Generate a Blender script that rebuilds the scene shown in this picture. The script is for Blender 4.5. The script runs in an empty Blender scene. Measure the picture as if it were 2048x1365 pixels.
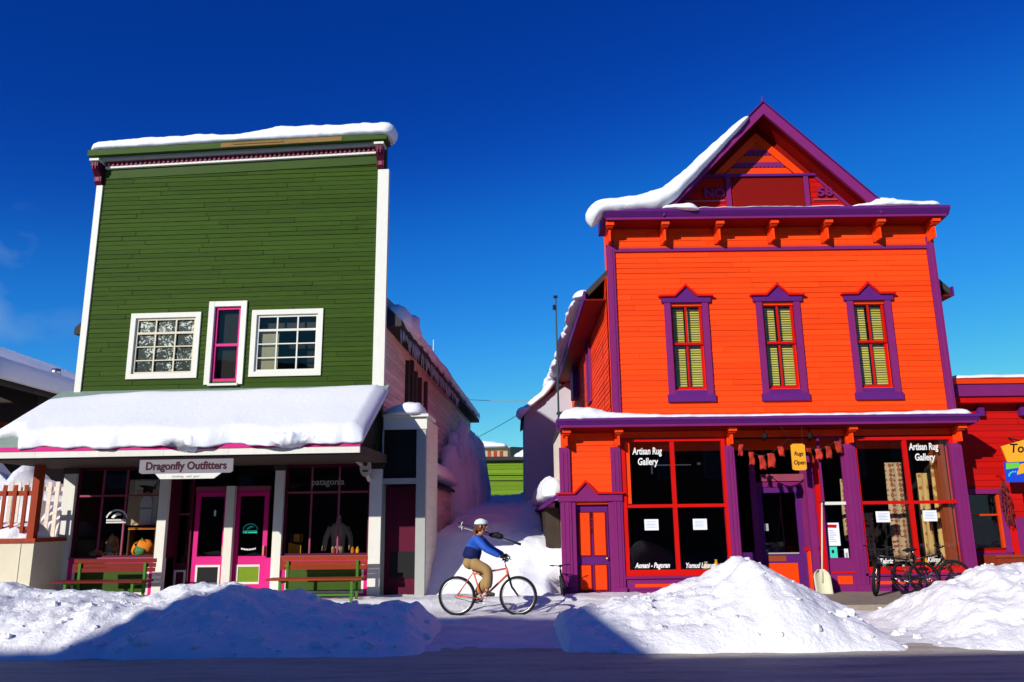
import bpy, math, random
from mathutils import Vector, Matrix, noise
random.seed(7)
R = math.radians
C = bpy.context.scene.collection
SC = bpy.context.scene

# ------------------------------------------------------------------ camera
FPX, PITCH, ROLL, EYE = 1583.0, R(12.7), R(0.7), 1.7
cd = bpy.data.cameras.new('camera'); cam = bpy.data.objects.new('camera', cd); C.objects.link(cam)
cd.sensor_width = 36; cd.lens = FPX/2048*36; cd.clip_end = 3000; cd.clip_start = .05
cam.matrix_world = Matrix.Translation((0, 0, EYE)) @ Matrix.Rotation(R(90)+PITCH, 4, 'X') @ Matrix.Rotation(-ROLL, 4, 'Z')
SC.camera = cam
# ------------------------------------------------------------------ sky and sun
SUN_EL, SUN_AZ = R(21.5), R(38)          # sun behind the viewer, to the left
wd = bpy.data.worlds.new('World'); SC.world = wd; wd.use_nodes = True
wn = wd.node_tree.nodes; wl = wd.node_tree.links; wn.clear()
sky = wn.new('ShaderNodeTexSky'); sky.sky_type = 'NISHITA'; sky.sun_disc = False
sky.sun_elevation = SUN_EL; sky.sun_rotation = R(180)+SUN_AZ
sky.altitude = 2700; sky.air_density = 1.0; sky.dust_density = 0.1; sky.ozone_density = 2.2
gam = wn.new('ShaderNodeGamma'); gam.inputs[1].default_value = 1.35
hs = wn.new('ShaderNodeHueSaturation'); hs.inputs['Saturation'].default_value = 1.15; hs.inputs['Value'].default_value = .62; hs.inputs['Hue'].default_value = .502
bg = wn.new('ShaderNodeBackground'); bg.inputs[1].default_value = 0.13
wo = wn.new('ShaderNodeOutputWorld')
tc = wn.new('ShaderNodeTexCoord'); mp = wn.new('ShaderNodeMapping'); mp.inputs['Scale'].default_value = (6, 6, 9)
nz = wn.new('ShaderNodeTexNoise'); nz.inputs['Scale'].default_value = 1.2; nz.inputs['Detail'].default_value = 5
# a faint wisp of cloud low in the west, far from everything
vd = wn.new('ShaderNodeVectorMath'); vd.operation = 'DISTANCE'; vd.inputs[1].default_value = Vector((-.56, .80, .245)).normalized()
nrm = wn.new('ShaderNodeVectorMath'); nrm.operation = 'NORMALIZE'
mr = wn.new('ShaderNodeMapRange'); mr.inputs[1].default_value = .02; mr.inputs[2].default_value = .12; mr.inputs[3].default_value = 1; mr.inputs[4].default_value = 0
cr = wn.new('ShaderNodeMapRange'); cr.inputs[1].default_value = .5; cr.inputs[2].default_value = .75
mu = wn.new('ShaderNodeMath'); mu.operation = 'MULTIPLY'
mu2 = wn.new('ShaderNodeMath'); mu2.operation = 'MULTIPLY'; mu2.inputs[1].default_value = .5
mx = wn.new('ShaderNodeMixRGB'); mx.inputs[2].default_value = (2.6, 3.6, 4.6, 1)
wl.new(tc.outputs['Generated'], mp.inputs[0]); wl.new(mp.outputs[0], nz.inputs[0])
wl.new(tc.outputs['Generated'], nrm.inputs[0]); wl.new(nrm.outputs[0], vd.inputs[0]); wl.new(vd.outputs['Value'], mr.inputs[0])
wl.new(nz.outputs[0], cr.inputs[0]); wl.new(cr.outputs[0], mu.inputs[0]); wl.new(mr.outputs[0], mu.inputs[1]); wl.new(mu.outputs[0], mu2.inputs[0])
wl.new(sky.outputs[0], gam.inputs[0]); wl.new(gam.outputs[0], hs.inputs['Color']); wl.new(mu2.outputs[0], mx.inputs[0])
# the deep polarised blue of the photograph: per channel response of the sky itself
s1_ = wn.new('ShaderNodeVectorMath'); s1_.operation = 'SCALE'; s1_.inputs['Scale'].default_value = .144
g1_ = wn.new('ShaderNodeGamma'); g1_.inputs[1].default_value = .5
cv = wn.new('ShaderNodeRGBCurve')
for ch, pts in enumerate((((.12, .03), (.216, .10), (.59, .40), (1, .66)), ((.283, .195), (.453, .415), (.88, .77), (1, .83)), ((.52, .55), (.773, .81), (1, .92)))):
    c_ = cv.mapping.curves[ch]; c_.points[1].location = pts[-1]
    for p_ in pts[:-1]: c_.points.new(*p_)
    c_.points[0].location = (0, (0, .16, .25)[ch])
cv.mapping.extend = 'HORIZONTAL'; cv.mapping.update()
g2_ = wn.new('ShaderNodeGamma'); g2_.inputs[1].default_value = 2
s2_ = wn.new('ShaderNodeVectorMath'); s2_.operation = 'SCALE'; s2_.inputs['Scale'].default_value = 1/.144
wl.new(hs.outputs[0], s1_.inputs[0]); wl.new(s1_.outputs[0], g1_.inputs[0]); wl.new(g1_.outputs[0], cv.inputs['Color']); wl.new(cv.outputs[0], g2_.inputs[0]); wl.new(g2_.outputs[0], s2_.inputs[0]); wl.new(s2_.outputs[0], mx.inputs[1])
wl.new(mx.outputs[0], bg.inputs[0]); wl.new(bg.outputs[0], wo.inputs[0])
sd = bpy.data.lights.new('sun', 'SUN'); sd.energy = 4.6; sd.angle = R(.53); sd.color = (1, .95, .87)
sun = bpy.data.objects.new('sun', sd); C.objects.link(sun)
SDIR = Vector((-math.sin(SUN_AZ)*math.cos(SUN_EL), -math.cos(SUN_AZ)*math.cos(SUN_EL), math.sin(SUN_EL)))
sun.rotation_euler = SDIR.to_track_quat('Z', 'Y').to_euler()
sun.location = (-10, -10, 30)
SC.view_settings.view_transform = 'Standard'; SC.view_settings.look = 'None'; SC.view_settings.exposure = 0.15; SC.view_settings.gamma = 1
SC.render.engine = 'CYCLES'

# ------------------------------------------------------------------ measuring helpers (photo pixel -> real point on a real plane)
def ray(px, py):
    x = px-1024; y = -(py-682.5); c, s = math.cos(ROLL), math.sin(ROLL)
    xr = c*x+s*y; yr = -s*x+c*y
    return Vector((xr, FPX*math.cos(PITCH)-yr*math.sin(PITCH), FPX*math.sin(PITCH)+yr*math.cos(PITCH)))
class Frame:
    def __init__(s, x, y, yaw=0, z=0):
        s.o = Vector((x, y, z)); s.yaw = R(yaw); s.m = (Matrix.Translation(s.o) @ Matrix.Rotation(s.yaw, 4, 'Z')); s.i = s.m.inverted()
    def A(s, px, py, d=0):
        o = s.i @ Vector((0, 0, EYE)); v = s.i.to_3x3() @ ray(px, py)
        t = (d-o.y)/v.y; p = o+v*t
        return p.x, p.z
    def R(s, xl, xr, yt, yb, d=0):          # xl,xr read at mid height -> x0,x1,z0,z1
        ym = (yt+yb)/2; xm = (xl+xr)/2
        return s.A(xl, ym, d)[0], s.A(xr, ym, d)[0], s.A(xm, yb, d)[1], s.A(xm, yt, d)[1]
    def S(s, px, py, xp):                    # point on plane x = xp -> y,z
        o = s.i @ Vector((0, 0, EYE)); v = s.i.to_3x3() @ ray(px, py); t = (xp-o.x)/v.x; p = o+v*t
        return p.y, p.z
W = Frame(0, 0)

# ------------------------------------------------------------------ materials
def mat(name, col, rough=.6, var=.12, nscale=3.0, namt=.15, bump=.0, bscale=40, spec=.12, metal=0, stretch=(1, 1, 1), wear=None, wearamt=.6, emit=None):
    m = bpy.data.materials.new(name); m.use_nodes = True; nt = m.node_tree; n = nt.nodes; l = nt.links
    b = n['Principled BSDF']; b.inputs['Roughness'].default_value = rough; b.inputs['Metallic'].default_value = metal
    b.inputs['Specular IOR Level'].default_value = spec
    at = n.new('ShaderNodeAttribute'); at.attribute_name = 'var'; at.attribute_type = 'GEOMETRY'
    t = n.new('ShaderNodeTexCoord'); mp = n.new('ShaderNodeMapping'); mp.inputs['Scale'].default_value = stretch
    l.new(t.outputs['Object'], mp.inputs[0])
    no = n.new('ShaderNodeTexNoise'); no.inputs['Scale'].default_value = nscale; no.inputs['Detail'].default_value = 6; no.inputs['Roughness'].default_value = .65
    l.new(mp.outputs[0], no.inputs[0])
    # factor = 1 + var*(a-.5)*2 + namt*(n-.5)*2
    a1 = n.new('ShaderNodeMath'); a1.operation = 'MULTIPLY_ADD'; a1.inputs[1].default_value = 2*var; a1.inputs[2].default_value = 1-var-namt
    l.new(at.outputs['Fac'], a1.inputs[0])
    a2 = n.new('ShaderNodeMath'); a2.operation = 'MULTIPLY_ADD'; a2.inputs[1].default_value = 2*namt
    l.new(no.outputs[0], a2.inputs[0]); l.new(a1.outputs[0], a2.inputs[2])
    vm = n.new('ShaderNodeVectorMath'); vm.operation = 'SCALE'; vm.inputs[0].default_value = col[:3]; l.new(a2.outputs[0], vm.inputs['Scale'])
    out = vm.outputs[0]
    if wear:
        n2 = n.new('ShaderNodeTexNoise'); n2.inputs['Scale'].default_value = nscale*3.1; n2.inputs['Detail'].default_value = 8; n2.inputs['Roughness'].default_value = .75
        l.new(mp.outputs[0], n2.inputs[0])
        r = n.new('ShaderNodeMapRange'); r.inputs[1].default_value = .58; r.inputs[2].default_value = .7; r.inputs[4].default_value = wearamt; l.new(n2.outputs[0], r.inputs[0])
        mxx = n.new('ShaderNodeMixRGB'); mxx.inputs[2].default_value = (*wear, 1); l.new(r.outputs[0], mxx.inputs[0]); l.new(out, mxx.inputs[1]); out = mxx.outputs[0]
    l.new(out, b.inputs['Base Color'])
    if bump:
        nb = n.new('ShaderNodeTexNoise'); nb.inputs['Scale'].default_value = bscale; nb.inputs['Detail'].default_value = 5; l.new(mp.outputs[0], nb.inputs[0])
        bp = n.new('ShaderNodeBump'); bp.inputs['Strength'].default_value = bump; bp.inputs['Distance'].default_value = .02
        l.new(nb.outputs[0], bp.inputs['Height']); l.new(bp.outputs[0], b.inputs['Normal'])
    if emit:
        b.inputs['Emission Color'].default_value = (*col[:3], 1); b.inputs['Emission Strength'].default_value = emit
    return m
def snow_mat(name, col=(.86, .87, .89), bump=.5, scale=9, dirt=None, st=(1, 1, 1)):
    m = bpy.data.materials.new(name); m.use_nodes = True; nt = m.node_tree; n = nt.nodes; l = nt.links
    b = n['Principled BSDF']; b.inputs['Roughness'].default_value = .75; b.inputs['Specular IOR Level'].default_value = .25
    b.inputs['Base Color'].default_value = (*col, 1)
    t = n.new('ShaderNodeTexCoord')
    n1 = n.new('ShaderNodeTexNoise'); n1.inputs['Scale'].default_value = scale; n1.inputs['Detail'].default_value = 10; n1.inputs['Roughness'].default_value = .68
    l.new(t.outputs['Object'], n1.inputs[0])
    bp = n.new('ShaderNodeBump'); bp.inputs['Strength'].default_value = bump; bp.inputs['Distance'].default_value = .05
    l.new(n1.outputs[0], bp.inputs['Height']); l.new(bp.outputs[0], b.inputs['Normal'])
    if dirt:
        n2 = n.new('ShaderNodeTexNoise'); n2.inputs['Scale'].default_value = 2.3; n2.inputs['Detail'].default_value = 9; n2.inputs['Roughness'].default_value = .75
        mp = n.new('ShaderNodeMapping'); mp.inputs['Scale'].default_value = st; l.new(t.outputs['Object'], mp.inputs[0]); l.new(mp.outputs[0], n2.inputs[0])
        r = n.new('ShaderNodeMapRange'); r.inputs[1].default_value = .45; r.inputs[2].default_value = .75; r.inputs[4].default_value = .8; l.new(n2.outputs[0], r.inputs[0])
        mxx = n.new('ShaderNodeMixRGB'); mxx.inputs[1].default_value = (*col, 1); mxx.inputs[2].default_value = (*dirt, 1); l.new(r.outputs[0], mxx.inputs[0]); l.new(mxx.outputs[0], b.inputs['Base Color'])
    return m
def glass_mat(name='glass', tint=(.92, .95, .94), refl=1.0):
    m = bpy.data.materials.new(name); m.use_nodes = True; n = m.node_tree.nodes; l = m.node_tree.links; n.clear()
    o = n.new('ShaderNodeOutputMaterial'); mx = n.new('ShaderNodeMixShader'); tr = n.new('ShaderNodeBsdfTransparent'); gl = n.new('ShaderNodeBsdfGlossy')
    fr = n.new('ShaderNodeFresnel'); fr.inputs[0].default_value = 1.5; tr.inputs[0].default_value = (*tint, 1); gl.inputs['Roughness'].default_value = .02
    no = n.new('ShaderNodeTexNoise'); no.inputs['Scale'].default_value = 1.3; bp = n.new('ShaderNodeBump'); bp.inputs['Strength'].default_value = .08; bp.inputs['Distance'].default_value = .03
    l.new(no.outputs[0], bp.inputs['Height']); l.new(bp.outputs[0], gl.inputs['Normal'])
    ge = n.new('ShaderNodeNewGeometry'); iv = n.new('ShaderNodeMath'); iv.operation = 'MULTIPLY_ADD'; iv.inputs[1].default_value = -1; iv.inputs[2].default_value = 1
    ml = n.new('ShaderNodeMath'); ml.operation = 'MULTIPLY'; l.new(ge.outputs['Backfacing'], iv.inputs[0]); l.new(fr.outputs[0], ml.inputs[0]); l.new(iv.outputs[0], ml.inputs[1])
    l.new(ml.outputs[0], mx.inputs[0]); l.new(tr.outputs[0], mx.inputs[1]); l.new(gl.outputs[0], mx.inputs[2]); l.new(mx.outputs[0], o.inputs[0])
    return m
def painted_refl_mat():  # dark pane with pale speckles painted in for a reflected snowy tree
    m = bpy.data.materials.new('painted_reflection_glass'); m.use_nodes = True; n = m.node_tree.nodes; l = m.node_tree.links
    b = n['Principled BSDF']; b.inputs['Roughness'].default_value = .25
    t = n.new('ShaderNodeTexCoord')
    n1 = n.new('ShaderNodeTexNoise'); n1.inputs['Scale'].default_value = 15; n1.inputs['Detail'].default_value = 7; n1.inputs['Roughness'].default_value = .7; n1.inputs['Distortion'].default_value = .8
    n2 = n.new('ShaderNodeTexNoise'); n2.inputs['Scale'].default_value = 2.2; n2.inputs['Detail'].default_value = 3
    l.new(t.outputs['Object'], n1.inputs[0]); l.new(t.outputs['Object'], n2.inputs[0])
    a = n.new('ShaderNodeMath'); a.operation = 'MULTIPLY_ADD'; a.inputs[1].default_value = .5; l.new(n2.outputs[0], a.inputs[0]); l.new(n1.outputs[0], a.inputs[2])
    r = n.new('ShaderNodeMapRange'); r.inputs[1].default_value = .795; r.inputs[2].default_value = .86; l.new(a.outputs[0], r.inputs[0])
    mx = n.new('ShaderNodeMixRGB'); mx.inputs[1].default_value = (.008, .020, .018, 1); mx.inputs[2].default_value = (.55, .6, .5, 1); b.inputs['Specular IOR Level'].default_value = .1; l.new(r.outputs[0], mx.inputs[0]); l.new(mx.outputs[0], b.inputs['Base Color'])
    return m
def rug_mat(name, c1, c2, c3, sc=(9, 9, 9)):
    m = bpy.data.materials.new(name); m.use_nodes = True; n = m.node_tree.nodes; l = m.node_tree.links
    b = n['Principled BSDF']; b.inputs['Roughness'].default_value = .95
    t = n.new('ShaderNodeTexCoord'); mp = n.new('ShaderNodeMapping'); mp.inputs['Scale'].default_value = sc; l.new(t.outputs['Object'], mp.inputs[0])
    v = n.new('ShaderNodeTexVoronoi'); v.distance = 'MANHATTAN'; v.inputs['Scale'].default_value = 1; v.inputs['Randomness'].default_value = .25; l.new(mp.outputs[0], v.inputs[0])
    r = n.new('ShaderNodeValToRGB'); r.color_ramp.interpolation = 'CONSTANT'; e = r.color_ramp.elements
    e[0].color = (*c1, 1); e[1].position = .35; e[1].color = (*c2, 1); q = e.new(.62); q.color = (*c3, 1)
    l.new(v.outputs['Distance'], r.inputs[0]); l.new(r.outputs[0], b.inputs['Base Color']); return m
WOODST = (1, 1, 12)
M = dict(
 green=mat('green_siding_paint', (.030, .063, .004), .7, .13, 2.6, .36, .25, 30, stretch=(1, 1, 6), wear=(.012, .03, .004), wearamt=.6),
 green_trim=mat('green_trim_paint', (.035, .072, .008), .6, .1, 3, .25, .15, stretch=(1, 4, 4), wear=(.07, .055, .02), wearamt=.5),
 rot=mat('rotted_wood', (.22, .13, .045), .9, .3, 6, .45, .8, 20, stretch=(1, 4, 6), wear=(.05, .02, .01)),
 white=mat('cream_white_paint', (.68, .67, .59), .55, .04, 4, .10, .1, 25, stretch=(5, 5, 1), wear=(.5, .46, .36), wearamt=.35),
 greywhite=mat('grey_white_paint', (.36, .37, .34), .6, .04, 4, .1),
 pink=mat('magenta_paint', (.60, .014, .19), .5, .05, 3, .12, .1),
 plum=mat('plum_paint', (.09, .006, .025), .5, .1, 5, .2),
 plumpink=mat('dusty_pink_paint', (.30, .06, .11), .6, .1, 5, .2),
 orange=mat('orange_siding_paint', (.90, .058, .004), .6, .13, 2.0, .17, .15, 30, stretch=(1, 1, 5), wear=(.75, .08, .012), wearamt=.4),
 orange_trim=mat('orange_trim_paint', (.88, .055, .004), .5, .05, 3, .1, .1),
 orange_b=mat('red_orange_paint', (.62, .045, .006), .5, .08, 3, .15, .1),
 purple=mat('purple_paint', (.19, .017, .125), .5, .06, 3, .16, .12, 25, wear=(.15, .012, .1), wearamt=.4),
 violet=mat('violet_paint', (.105, .014, .15), .5, .06, 3, .16, .1),
 red=mat('red_paint', (.56, .005, .003), .5, .06, 3, .14, .1),
 redsiding=mat('red_siding_paint', (.46, .005, .003), .6, .12, 3, .16, .15, stretch=(1, 1, 5)),
 darkred=mat('dark_red_paint', (.20, .004, .002), .6, .08, 3, .14),
 side=mat('weathered_pale_siding', (.72, .62, .53), .8, .16, 2.5, .25, .4, 25, stretch=(1, 1, 7), wear=(.3, .22, .17), wearamt=.6),
 tarp=mat('weathered_dark_boards', (.06, .045, .035), .85, .3, 3, .3, .4),
 metalroof=mat('old_green_grey_roofing', (.24, .33, .27), .55, .15, 4, .25, .3, stretch=(3, 1, 1)),
 roofdark=mat('dark_roofing', (.05, .045, .045), .8, .1, 4, .2),
 black=mat('black_rubber', (.012, .012, .013), .6, .1, 8, .2),
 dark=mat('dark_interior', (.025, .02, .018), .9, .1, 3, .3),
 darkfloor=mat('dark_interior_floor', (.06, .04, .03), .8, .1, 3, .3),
 shelf=mat('interior_wood', (.10, .05, .025), .7, .2, 3, .3, stretch=WOODST),
 steel=mat('brushed_metal', (.5, .5, .5), .35, .05, 5, .1, metal=1),
 brass=mat('brass', (.7, .5, .2), .3, .05, 5, .1, metal=1),
 grey=mat('grey_metal', (.28, .3, .31), .5, .05, 5, .15),
 bench_red=mat('oxblood_painted_wood', (.15, .012, .007), .5, .2, 3, .25, .15, stretch=(1, 6, 6)),
 bench_red2=mat('russet_painted_wood', (.27, .032, .008), .5, .2, 3, .25, .15, stretch=(1, 6, 6)),
 bench_green=mat('grass_green_painted_metal', (.05, .17, .015), .5, .05, 3, .1),
 brownred=mat('red_brown_stained_wood', (.28, .04, .015), .65, .2, 4, .3, .2, stretch=(4, 4, 1)),
 cream=mat('cream_panel_paint', (.62, .57, .42), .7, .05, 2, .12, .15),
 snow=snow_mat('snow', (.82, .83, .86)), snow_rough=snow_mat('ploughed_snow', (.88, .885, .90), .8, 12),
 snow_soft=snow_mat('soft_snow', (.77, .785, .81), .3, 9),
 snow_dirty=snow_mat('trodden_snow', (.78, .78, .79), .6, 10, (.62, .60, .58)),
 snow_road=snow_mat('road_snow', (.50, .46, .38), .7, 8, (.15, .135, .11), (.22, 1.5, 1)),
 sign_grey=mat('grey_sign_board', (.21, .195, .215), .7, .03, 8, .08, spec=.1),
 sign_text=mat('dark_maroon_lettering', (.04, .006, .015), .6, .02),
 white_text=mat('white_lettering', (.8, .8, .76), .6, .05, spec=.1),
 paper=mat('white_paper', (.78, .8, .84), .8, .03, 8, .04), ink=mat('faint_blue_ink', (.35, .42, .55), .8),
 teal=mat('teal_paper', (.05, .62, .45), .8), yellow=mat('yellow_orange_sign', (.85, .36, .02), .6, .04, 6, .12), blackink=mat('black_ink', (.01, .01, .01), .7),
 skin=mat('skin', (.50, .22, .12), .55, 0, 6, .08), hair=mat('brown_hair', (.16, .055, .02), .7, 0, 40, .3),
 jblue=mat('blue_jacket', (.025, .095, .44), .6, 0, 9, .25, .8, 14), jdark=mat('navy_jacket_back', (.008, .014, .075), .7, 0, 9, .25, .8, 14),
 khaki=mat('khaki_trousers', (.34, .215, .085), .85, 0, 7, .22, .5, 18), helmet=mat('white_helmet', (.62, .66, .62), .35, 0, 6, .05),
 glove=mat('black_glove', (.012, .012, .014), .7), shoe=mat('dark_shoe', (.06, .045, .035), .7),
 frame_o=mat('orange_bicycle_paint', (.68, .13, .045), .3, 0, spec=.5), frame_k=mat('black_bicycle_paint', (.015, .012, .016), .35, 0, spec=.5),
 blind=mat('olive_yellow_blind', (.62, .52, .09), .6, .12, 5, .1), shade=mat('tan_window_shade', (.30, .26, .17), .8, .03),
 cloth_red=mat('faded_red_cloth', (.42, .035, .02), .9, .3, 6, .25), chilli=mat('dried_red_chilli', (.15, .02, .02), .6, .4),
 shovel=mat('pale_wood_shovel', (.62, .60, .42), .6, .05, 4, .1), polewood=mat('grey_pole', (.05, .08, .09), .7, .05),
 concrete=mat('wet_pavement', (.30, .25, .19), .75, .1, 3, .3, .3, 30, wear=(.5, .5, .5)),
 huty=mat('grass_green_boards', (.15, .26, .015), .7, .14, 2, .2, stretch=(1, 1, 8)),
 tan=mat('tan_stucco', (.48, .38, .22), .8, .1, 3, .2), rust=mat('rust_red_panels', (.30, .06, .02), .7, .2),
 ice=mat('icicle_ice', (.55, .62, .66), .08, 0, spec=.6), brick=mat('brown_brick_wall', (.28, .14, .09), .8, .2, 3, .3),
 ora=mat('orange_nylon', (.85, .22, .02), .6, .2, 8, .2), grn=mat('green_nylon', (.10, .28, .10), .6, .2, 8, .2), tan2=mat('tan_fabric', (.5, .38, .24), .8, .2, 8, .2),
 cobalt=mat('cobalt_paint', (.01, .05, .5), .6), lime=mat('lime_paint', (.15, .6, .05), .6), palewhite=mat('pale_stucco', (.46, .48, .54), .8, .03, 2, .1),
 treegreen=mat('dark_conifer', (.02, .04, .03), .9, .3),
 glass=glass_mat(), painted_refl=painted_refl_mat(),
 rug1=rug_mat('rust_patterned_rug', (.42, .13, .05), (.22, .03, .02), (.5, .33, .18), (11, 11, 9)),
 rug2=rug_mat('gold_patterned_rug', (.50, .24, .05), (.36, .14, .03), (.6, .36, .12), (6, 6, 4)),
)

# ------------------------------------------------------------------ mesh builder
class MB:
    def __init__(s): s.v = []; s.f = []; s.a = []
    def add(s, vs, fs, a=None):
        k = len(s.v); s.v += [tuple(p) for p in vs]; a = random.random() if a is None else a
        for f in fs: s.f.append([i+k for i in f]); s.a.append(a)
        return s
    def box(s, x0, x1, y0, y1, z0, z1, a=None):
        return s.add([(x0, y0, z0), (x1, y0, z0), (x1, y1, z0), (x0, y1, z0), (x0, y0, z1), (x1, y0, z1), (x1, y1, z1), (x0, y1, z1)],
                     [(0, 3, 2, 1), (4, 5, 6, 7), (0, 1, 5, 4), (1, 2, 6, 5), (2, 3, 7, 6), (3, 0, 4, 7)], a)
    def prism(s, pts, y0, y1, a=None):       # outline in xz (counter clockwise seen from -y), thickness along y
        n = len(pts); vs = [(x, y0, z) for x, z in pts]+[(x, y1, z) for x, z in pts]
        fs = [tuple(range(n)), tuple(range(2*n-1, n-1, -1))]+[(i, i+n, (i+1) % n+n, (i+1) % n) for i in range(n)]
        return s.add(vs, fs, a)
    def exx(s, pts, x0, x1, dz0=0, dz1=0, a=None):   # outline in yz extruded along x
        n = len(pts); vs = [(x0, y, z+dz0) for y, z in pts]+[(x1, y, z+dz1) for y, z in pts]
        fs = [tuple(range(n-1, -1, -1)), tuple(range(n, 2*n))]+[(i, (i+1) % n, (i+1) % n+n, i+n) for i in range(n)]
        return s.add(vs, fs, a)
    def exy(s, pts, y0, y1, a=None): return s.prism(pts, y0, y1, a)
    def exz(s, pts, z0, z1, a=None):
        n = len(pts); vs = [(x, y, z0) for x, y in pts]+[(x, y, z1) for x, y in pts]
        fs = [tuple(range(n-1, -1, -1)), tuple(range(n, 2*n))]+[(i, (i+1) % n, (i+1) % n+n, i+n) for i in range(n)]
        return s.add(vs, fs, a)
    def tube(s, p, q, r, r2=None, seg=8, a=None):
        p = Vector(p); q = Vector(q); r2 = r if r2 is None else r2; d = (q-p).normalized(); u = d.orthogonal().normalized(); w = d.cross(u)
        vs = [c+(u*math.cos(2*math.pi*i/seg)+w*math.sin(2*math.pi*i/seg))*rr for c, rr in ((p, r), (q, r2)) for i in range(seg)]
        fs = [(i, (i+1) % seg, (i+1) % seg+seg, i+seg) for i in range(seg)]+[tuple(range(seg-1, -1, -1)), tuple(range(seg, 2*seg))]
        return s.add(vs, fs, a)
    def path(s, pts, r, seg=8, a=None):
        pts = [Vector(p) for p in pts]; n = len(pts); rs = r if isinstance(r, (list, tuple)) else [r]*n
        vs = []; u = None
        for i, p in enumerate(pts):
            d = (pts[min(i+1, n-1)]-pts[max(i-1, 0)]).normalized()
            u = d.orthogonal().normalized() if u is None else (u-d*u.dot(d)).normalized(); w = d.cross(u)
            vs += [p+(u*math.cos(2*math.pi*k/seg)+w*math.sin(2*math.pi*k/seg))*rs[i] for k in range(seg)]
        fs = [(i*seg+k, i*seg+(k+1) % seg, (i+1)*seg+(k+1) % seg, (i+1)*seg+k) for i in range(n-1) for k in range(seg)]
        fs += [tuple(range(seg-1, -1, -1)), tuple(range((n-1)*seg, n*seg))]
        return s.add(vs, fs, a)
    def ring(s, c, ax, Rr, r, n=40, seg=8, a=None):
        c = Vector(c); ax = Vector(ax).normalized(); u = ax.orthogonal().normalized(); w = ax.cross(u); vs = []
        for i in range(n):
            t = 2*math.pi*i/n; d = u*math.cos(t)+w*math.sin(t)
            vs += [c+d*(Rr+r*math.cos(2*math.pi*k/seg))+ax*r*math.sin(2*math.pi*k/seg) for k in range(seg)]
        fs = [(i*seg+k, ((i+1) % n)*seg+k, ((i+1) % n)*seg+(k+1) % seg, i*seg+(k+1) % seg) for i in range(n) for k in range(seg)]
        return s.add(vs, fs, a)
    def ball(s, c, rx, ry=None, rz=None, n=12, m=8, nz=0, a=None):
        ry = rx if ry is None else ry; rz = rx if rz is None else rz; c = Vector(c); vs = [c+Vector((0, 0, rz))]
        for j in range(1, m):
            for i in range(n):
                t = math.pi*j/m; p = 2*math.pi*i/n; d = Vector((math.sin(t)*math.cos(p), math.sin(t)*math.sin(p), math.cos(t)))
                k = 1+nz*noise.noise(d*2.2+c*7.3)
                vs.append(c+Vector((d.x*rx*k, d.y*ry*k, d.z*rz*k)))
        vs.append(c-Vector((0, 0, rz))); L = len(vs)-1
        fs = [(0, 1+i, 1+(i+1) % n) for i in range(n)]+[(L, 1+(m-2)*n+(i+1) % n, 1+(m-2)*n+i) for i in range(n)]
        fs += [(1+(j)*n+i, 1+(j+1)*n+i, 1+(j+1)*n+(i+1) % n, 1+j*n+(i+1) % n) for j in range(m-2) for i in range(n)]
        return s.add(vs, fs, a)
    def build(s, name, m, parent=None, smooth=False, loc=None):
        me = bpy.data.meshes.new(name); me.from_pydata(s.v, [], s.f); me.update()
        at = me.attributes.new('var', 'FLOAT', 'FACE'); at.data.foreach_set('value', s.a)
        me.materials.append(M[m] if isinstance(m, str) else m)
        if smooth: me.polygons.foreach_set('use_smooth', [True]*len(me.polygons))
        o = bpy.data.objects.new(name, me); C.objects.link(o)
        if parent: o.parent = parent
        if loc: o.location = loc
        return o
def tag(o, label=None, cat=None, group=None, kind=None):
    for k, v in (('label', label), ('category', cat), ('group', group), ('kind', kind)):
        if v: o[k] = v
    return o
def thing(name, label, cat, loc=(0, 0, 0), rz=0, group=None):
    o = bpy.data.objects.new(name, None); C.objects.link(o); o.empty_display_size = .2; o.location = loc; o.rotation_euler = (0, 0, rz)
    return tag(o, label, cat, group)
def fthing(fr, name, label, cat, group=None): return thing(name, label, cat, tuple(fr.o), fr.yaw, group)
def copy_tree(o, parent=None):
    c = o.copy(); C.objects.link(c); c.parent = parent
    for ch in list(o.children): copy_tree(ch, c)
    return c
def frame_box(x0, x1, z0, z1, w, y0, y1, wb=None, wt=None):   # mitreless butt-jointed rectangular frame
    wb = w if wb is None else wb; wt = w if wt is None else wt; m = MB()
    m.box(x0, x0+w, y0, y1, z0, z1, .5); m.box(x1-w, x1, y0, y1, z0, z1, .55)
    m.box(x0+w, x1-w, y0+.001, y1, z1-wt, z1, .45); m.box(x0+w, x1-w, y0+.001, y1, z0, z0+wb, .5); return m
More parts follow.
